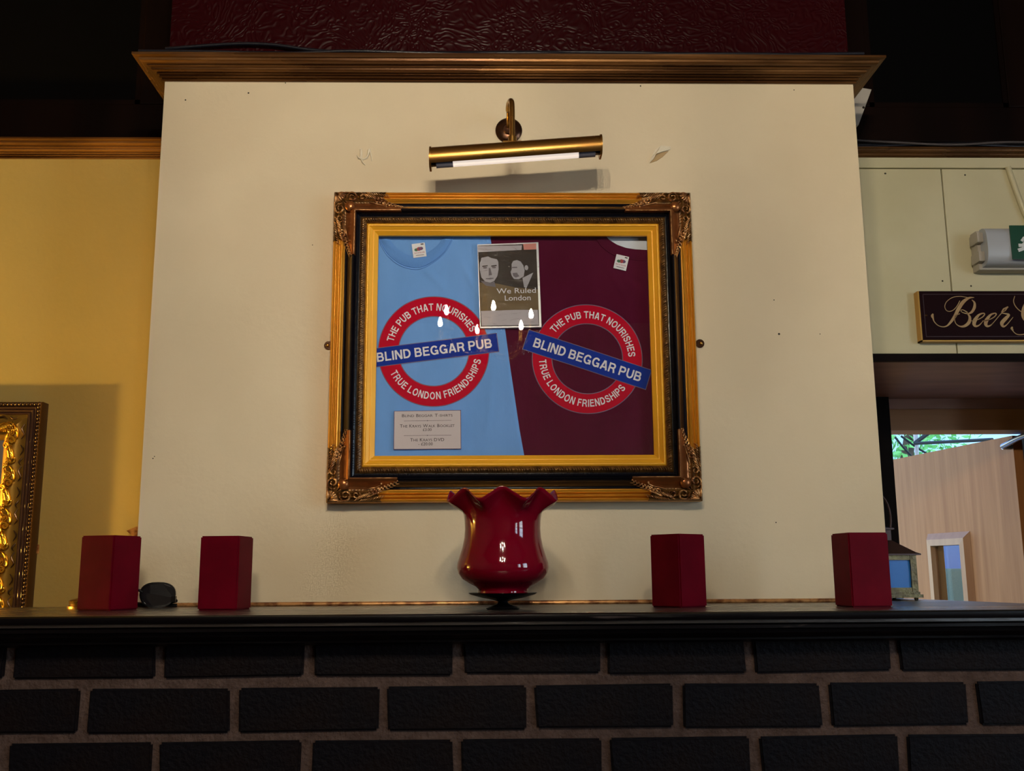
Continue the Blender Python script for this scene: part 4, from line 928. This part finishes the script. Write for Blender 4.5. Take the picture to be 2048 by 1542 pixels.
# ================================================================== CABLES, ALARM WEDGE, EXIT LIGHT, SIGN
CT = ZC+.0375
def cable(pts, r_, m, label, grp): tag(build(MB().tube(catmull(pts, 8), r_, 8), 'cable', M[m], smooth=60), label, 'cable', grp)
r3 = random.Random(3)
for i in range(4):
    zz = CT+.004+.003*i; yy = YW-.042+.0075*i
    pts = [(CX0-.04+.10*k*1.385, yy+r3.uniform(-.004, .004), zz+r3.uniform(-.001, .0025)) for k in range(11)]
    cable(pts, .0034, 'cable', 'thin black cable in the bundle lying along the chimney cornice', 'cables on the chimney cornice')
cable([(CX0+.0, YW-.008, CT+.030), (-.52, YW-.008, CT+.041), (-.44, YW-.008, CT+.040), (-.36, YW-.010, CT+.028), (-.27, YW-.014, CT+.020), (-.12, YW-.018, CT+.018), (.2, YW-.02, CT+.02), (.5, YW-.02, CT+.016), (.76, YW-.02, CT+.02)], .0036, 'cable', 'single dark cable looping up the red paper above the cornice', None)
ZR = ZC-.008+.0375*.62
for i in range(4):
    pts = [(CX1+.02+.13*k, YR-.026+.007*i+r3.uniform(-.003, .003), ZR+.004+.005*i+r3.uniform(-.002, .003)) for k in range(12)]
    cable(pts, .0032, 'cable', 'thin black cable in the bundle over the right alcove cornice', 'cables on the right alcove cornice')
cable([(CX1+.05, YR-.032, ZR+.020), (.95, YR-.034, ZR+.010), (1.10, YR-.034, ZR+.004), (1.25, YR-.034, ZR+.011), (1.45, YR-.034, ZR+.004), (1.8, YR-.034, ZR+.01)], .003, 'cable_grey', 'pale grey cable sagging across the right alcove cornice', None)
YT = 2.12
P = [at(1702, 172, YT), at(1743, 179, YT), at(1717, 250, YT), at(1702, 250, YT)]
w = build(MB().prism(P, (0, .10, 0)), 'alarm_box', M['old_plastic']); tag(w, 'cream wedge-shaped box tucked beside the chimney under the cornice end', 'box')
p = at(1727, 215, YT); build(MB().sphere((p.x, YT, p.z), .003, 8, 5), 'screw', M['hole'], w)

# emergency exit light
e0 = at(1968, 450, 2.205); e1 = at(1971, 528, 2.205); EX0 = e0.x; EX1 = EX0+.36; EZ0, EZ1 = e1.z, e0.z
ex = thing('exit_light', 'white emergency exit light box with green running-man sign', 'exit sign', (EX0+.18, YR, EZ0))
build(MB().box(EX0-.004, EX1, YR-.032, YR, EZ0-.004, EZ1-.002, bev=.004), 'back_box', M['old_plastic'], ex, smooth=30)
prf = []
for k in range(13):
    g = radians(-90+180*k/12); prf.append((YR-.032-.034*cos(g)**.6 if cos(g) > 1e-6 else YR-.032, (EZ0+EZ1)/2+(EZ1-EZ0)/2*.97*math.copysign(abs(sin(g))**.7, sin(g))))
mb = MB(); n = len(prf); vs = [Vector((x, y, z)) for x in (EX0+.004, EX1-.004) for y, z in prf]
mb.add(vs, [[k, k+1, n+k+1, n+k] for k in range(n-1)]+[list(range(n)), [n+k for k in range(n)]]); build(mb, 'diffuser', M['white_plastic'], ex, smooth=50)
for za in (EZ0+.012, EZ1-.036): build(MB().box(EX0-.011, EX0+.004, YR-.05, YR-.01, za, za+.024, bev=.003), 'end_clip', M['old_plastic'], ex, smooth=30)
build(MB().sphere((EX0+.022, YR-.0605, (EZ0+EZ1)/2+.006), .0038, 8, 5, (1, .5, 1)), 'screw', M['grey_plastic'], ex)
gx0 = at(2022, 490, YR-.068).x
build(MB().box(gx0, EX1-.05, YR-.0695, YR-.0665, EZ0+.010, EZ1-.002, bev=.001), 'sign_panel', M['sign_green'], ex); sgp = ex.children[-1]
sgp = [c for c in ex.children if c.name.startswith('sign_panel')][0]
ZC_ = (EZ0+EZ1)/2; yy = YR-.0706
def fig(pts, w_): return [(Vector((gx0+.012+x_*.001, yy, ZC_-.034+z_*.001))) for x_, z_ in pts], w_
mb = MB()
for pts, w_ in (fig([(4, 30), (14, 30), (22, 38), (30, 46)], .0042), fig([(30, 46), (18, 48), (12, 40)], .0032), fig([(30, 46), (42, 40), (50, 46)], .0032), fig([(22, 36), (32, 22), (42, 20), (44, 6)], .0042), fig([(22, 36), (14, 22), (2, 18)], .0042), fig([(21, 36), (30, 47)], .0062)):
    mb.tube(pts, w_, 8, flat=.15, axis=(0, 1, 0))
mb.sphere((gx0+.012+.036, yy, ZC_-.034+.058), .0062, 10, 6, (1, .1, 1))
build(mb, 'pictogram', M['sign_white'], sgp)
build(MB().box(gx0+.085, gx0+.135, yy-.0006, yy+.0006, ZC_-.036, ZC_+.032), 'pictogram', M['sign_white'], sgp)
tag(build(MB().tube(catmull([at(2016, 334, YR-.008), at(2022, 352, YR-.008), at(2036, 392, YR-.008), at(2052, 432, YR-.008), at(2066, 455, YR-.01)], 5), .0065, 10), 'flex_cable', M['board'], smooth=60), 'cream painted flex running down the boards to the exit light', 'cable')

# Beer Garden sign
YS = YR-.022
s0 = at(1838, 582, YS); s1 = at(1842, 680, YS); SX0 = s0.x; SZ1 = s0.z; SZ0 = s1.z; SX1 = SX0+.62
sg_ = thing('wall_sign', 'dark maroon wooden sign with gold script lettering over the doorway', 'sign', ((SX0+SX1)/2, YR, SZ0))
build(MB().box(SX0, SX1, YS, YR, SZ0, SZ1, bev=.001), 'sign_board', M['maroon'], sg_)
build(MB().box(SX0-.0035, SX0, YS+.001, YR, SZ0-.003, SZ1).box(SX0-.0035, SX1, YS+.001, YR, SZ0-.003, SZ0), 'gilt_edge', M['sign_gold'], sg_)
mb = MB()
for z in (SZ0+.008, SZ1-.008): mb.box(SX0+.008, SX1-.008, YS-.0004, YS+.0004, z-.0008, z+.0008)
mb.box(SX0+.0075, SX0+.009, YS-.0004, YS+.0004, SZ0+.008, SZ1-.008); build(mb, 'border_line', M['maroon_line'], sg_)
def spx(x, y, off): return at(1810+x/8.605, 560+y/8.605, YS-off)
KS = (at(1950, 630, YS)-at(1850, 630, YS)).length/100/8.605
def stroke(m, pts, wd, off=.0006):
    P = [spx(x, y, off) for x, y in pts]; C_ = catmull(P, 6); wds = lerps(wd, len(C_)); vs = []
    for i, c_ in enumerate(C_):
        t = (C_[min(i+1, len(C_)-1)]-C_[max(i-1, 0)]); nn = Vector((-t.z, 0, t.x)).normalized()*wds[i]*KS*.5; vs += [c_+nn, c_-nn]
    m.add(vs, [[2*i, 2*i+1, 2*i+3, 2*i+2] for i in range(len(C_)-1)])
    # thickness of the paint
LET = {
 'B': [([(1190, 300), (1100, 310), (1000, 380), (920, 500), (860, 620), (790, 720), (720, 790), (640, 805), (560, 775), (500, 710), (480, 640)], [8, 35, 60, 62, 55, 40, 22, 14, 13, 16, 30]),
       ([(480, 660), (470, 620), (482, 580)], [20, 50, 22]),
       ([(1080, 302), (950, 282), (820, 300), (720, 370), (685, 450), (710, 520), (770, 540), (840, 510), (900, 440), (945, 355)], [12]*10),
       ([(1150, 340), (1195, 390), (1195, 470), (1150, 550), (1075, 580), (985, 555), (960, 525), (1000, 515), (1075, 560)], [12, 34, 50, 40, 18, 12, 12, 14, 20]),
       ([(1070, 570), (1115, 640), (1100, 730), (1030, 790), (950, 798), (880, 755), (855, 680), (880, 610), (945, 580)], [14, 44, 56, 44, 22, 13, 12, 12, 12])],
 'e': [([(1130, 705), (1230, 690), (1330, 640), (1370, 590), (1345, 572), (1270, 602), (1205, 690), (1190, 760), (1220, 795), (1280, 775), (1345, 705)], [8, 12, 16, 20, 18, 34, 66, 60, 36, 18, 8])],
 'r': [([(1490, 775), (1600, 640), (1690, 540), (1740, 490)], [10, 12, 16, 24]), ([(1660, 560), (1710, 510), (1775, 460)], [20, 58, 20]),
       ([(1665, 570), (1740, 582), (1790, 600), (1735, 660), (1668, 740), (1690, 798), (1750, 770), (1860, 640)], [14, 22, 34, 60, 64, 38, 16, 8])],
 'G': [([(1890, 275), (1868, 370), (1915, 470), (2010, 548), (2120, 560), (2230, 480), (2290, 370), (2250, 300)], [10, 14, 16, 14, 12, 14, 16, 12]),
       ([(2250, 300), (2130, 340), (2050, 470), (2030, 600), (2070, 690), (2170, 690), (2270, 600)], [14, 40, 56, 60, 44, 20, 14]),
       ([(2270, 600), (2250, 760), (2150, 890), (2040, 935), (1930, 935), (1860, 880), (1845, 830)], [40, 56, 36, 18, 13, 14, 26]), ([(1862, 870), (1838, 835), (1850, 805)], [20, 44, 20])],
 'a': [([(2440, 610), (2380, 580), (2310, 650), (2300, 760), (2350, 795), (2420, 700), (2450, 600), (2420, 740), (2460, 795), (2540, 700)], [14, 22, 56, 56, 30, 14, 20, 56, 34, 8])],
 'd': [([(2440, 610), (2380, 580), (2310, 650), (2300, 760), (2350, 795), (2420, 700), (2540, 400), (2450, 640), (2420, 740), (2460, 795), (2540, 700)], [14, 22, 56, 56, 30, 14, 40, 56, 56, 34, 8])],
 'n': [([(2300, 700), (2360, 590), (2340, 700), (2310, 800)], [8, 20, 56, 50]), ([(2320, 740), (2400, 620), (2450, 590), (2440, 680), (2410, 760), (2450, 795), (2540, 700)], [8, 16, 40, 56, 56, 34, 8])]}
for ch_, dx in (('B', 0), ('e', 0), ('e', 200), ('r', 0), ('G', 0), ('a', 20), ('r', 980), ('d', 555), ('e', 2010), ('n', 1065)):
    mb = MB()
    for s_, w_ in LET[ch_]: stroke(mb, [(x+dx, y) for x, y in s_], w_)
    build(mb, 'script_letter', M['sign_letter'], sg_, fix=False)
p = spx(362, 610, 0); build(MB().sphere((p.x, YS, p.z), .0034, 8, 5, (1, .5, 1)), 'screw', M['brass_dark'], sg_)

# ================================================================== CHANDELIER over the camera (seen in the glass)
CHX, CHY, CHZ = -.02, -.10, EYE+.915
chd = thing('chandelier', 'brass and crystal chandelier with lit candle bulbs reflected in the picture glass', 'chandelier', (CHX, CHY, CHZ-.12))
build(MB().lathe([(.0005, -.12), (.02, -.11), (.035, -.08), (.02, -.05), (.012, 0), (.03, .03), (.012, .06), (.008, .4), (.008, CEIL-CHZ-.03), (.06, CEIL-CHZ-.02), (.06, CEIL-CHZ), (.0005, CEIL-CHZ)], (CHX, CHY, CHZ), 20), 'stem', M['brass'], chd, smooth=40)
for k in range(6):
    g = 2*pi*k/6+.35; rr_ = .19; ex_ = Vector((cos(g), sin(g), 0)); o_ = Vector((CHX, CHY, CHZ))
    e_ = o_+ex_*rr_
    a_ = build(MB().tube(catmull([o_+Vector((0, 0, -.05)), o_+ex_*.07+Vector((0, 0, -.09)), o_+ex_*.15+Vector((0, 0, -.07)), e_+Vector((0, 0, -.02))], 5), .005, 8), 'arm', M['brass'], chd, smooth=60)
    build(MB().lathe([(.0005, -.02), (.026, -.012), (.028, -.006), (.010, -.004), (.010, .045), (.0005, .045)], e_, 14), 'candle_cup', M['brass'], a_, smooth=40)
    build(MB().lathe([(.0005, .046), (.006, .050), (.009, .058), (.007, .070), (.003, .082), (.0005, .086)], e_, 12), 'bulb', M['bulb'], a_, smooth=180)
    m = MB()
    for q_ in range(5):
        h_ = 2*pi*q_/5; c_ = e_+Vector((.026*cos(h_), .026*sin(h_), -.03)); m.lathe([(.0005, -.022), (.006, -.012), (.003, .0), (.0005, .006)], c_, 6)
    for q_ in range(5): c_ = o_.lerp(e_, .25+.15*q_)+Vector((0, 0, -.02-.035*sin(pi*(q_+.5)/5))); m.sphere(c_, .006, 6, 4)
    build(m, 'crystal_drops', M['crystal'], a_)

# ================================================================== BEYOND THE DOOR
sbox('ground', M['paving'], -1, 9, YR+.55, 16, -.06, -.01)
br = thing('awning_bracket', 'dark metal awning bracket seen above the open door', 'bracket', (at(1826, 900, 4.43).x, 4.43, 0))
P0 = at(1829, 887, 4.4); mb = MB().tube([P0, at(1985, 879, 4.0)], .007, 8).tube([P0, at(1872, 855, 4.4)], .009, 8); build(mb, 'bracket_arm', M['dark_metal'], br)
build(MB().tube([at(1826, 800, 4.43), (at(1826, 900, 4.43).x, 4.43, 0)], .010, 8), 'post', M['wframe'], br)
for A_, B_ in (((1790, 874), (1826, 915)), ((1802, 872), (1862, 912))): build(MB().tube(catmull([at(*A_, 4.43), at((A_[0]+B_[0])/2, (A_[1]+B_[1])/2+2, 4.43), at(*B_, 4.43)], 4), .005, 6), 'guy_wire', M['dark_metal'], br)
c = at(1905, 880, 12.0)
hs = thing('garden_building', 'pale blue building corner seen over the open door', 'building', (c.x+1.5, 13.5, 0))
build(MB().box(c.x-.02, c.x+4.2, 12, 15, 0, 5.4), 'wall', M['pale_blue'], hs)
build(MB().box(c.x-.12, c.x+4.3, 11.9, 15.1, 5.4, 5.5), 'roof_edge', M['wframe'], hs)
tr = thing('garden_tree', 'bright green leafy tree outside above the open door', 'tree', tuple(at(1790, 1500, 8.5)))
tb_ = at(1800, 905, 8.5); bx_ = Vector((tb_.x, 8.5, 0)); tr.location = bx_; ORG[tr] = bx_
build(MB().tube(catmull([bx_, bx_+Vector((.05, 0, 1.0)), bx_+Vector((-.02, 0, 1.8)), bx_+Vector((.1, 0, 2.6))], 5), lerps([.14, .11, .09, .04], 16), 10), 'trunk', M['bark'], tr, smooth=60)
mb = MB(); r9 = random.Random(11)
for i in range(1700):
    b_ = r9.choice(((0, 0, 2.15, .55), (-.5, .3, 2.0, .45), (.45, .2, 2.25, .5), (.1, 0, 2.65, .40), (-.3, .5, 2.5, .4)))
    v = Vector((r9.gauss(0, 1), r9.gauss(0, 1), r9.gauss(0, 1))).normalized()*b_[3]*r9.random()**.4
    c_ = bx_+Vector((b_[0], b_[1], b_[2]))+v; n1 = Vector((r9.gauss(0, 1), r9.gauss(0, 1), r9.gauss(0, 1))).normalized(); n2 = n1.orthogonal().normalized(); s_ = r9.uniform(.03, .055)
    mb.add([c_-n1*s_, c_+n2*s_*.45, c_+n1*s_, c_-n2*s_*.45], [[0, 1, 2, 3]])
fo = build(mb, 'foliage', M['leaf'], tr, fix=False); fo['kind'] = 'stuff'
pv = at(1912, 1180, 4.6)
tag(build(MB().box(pv.x-.06, pv.x+.10, 4.5, 4.8, 0, at(1905, 1137, 4.6).z, bev=.01), 'planter_post', M['teal']), 'teal painted post seen through the door window', 'post')
pb = at(1945, 1150, 5.4)
tag(build(MB().box(pb.x-.12, pb.x+1.4, 5.4, 5.5, 0, EYE+.25, bev=.01), 'garden_screen', M['blue_paint']), 'blue painted garden screen seen through the door window', 'screen')
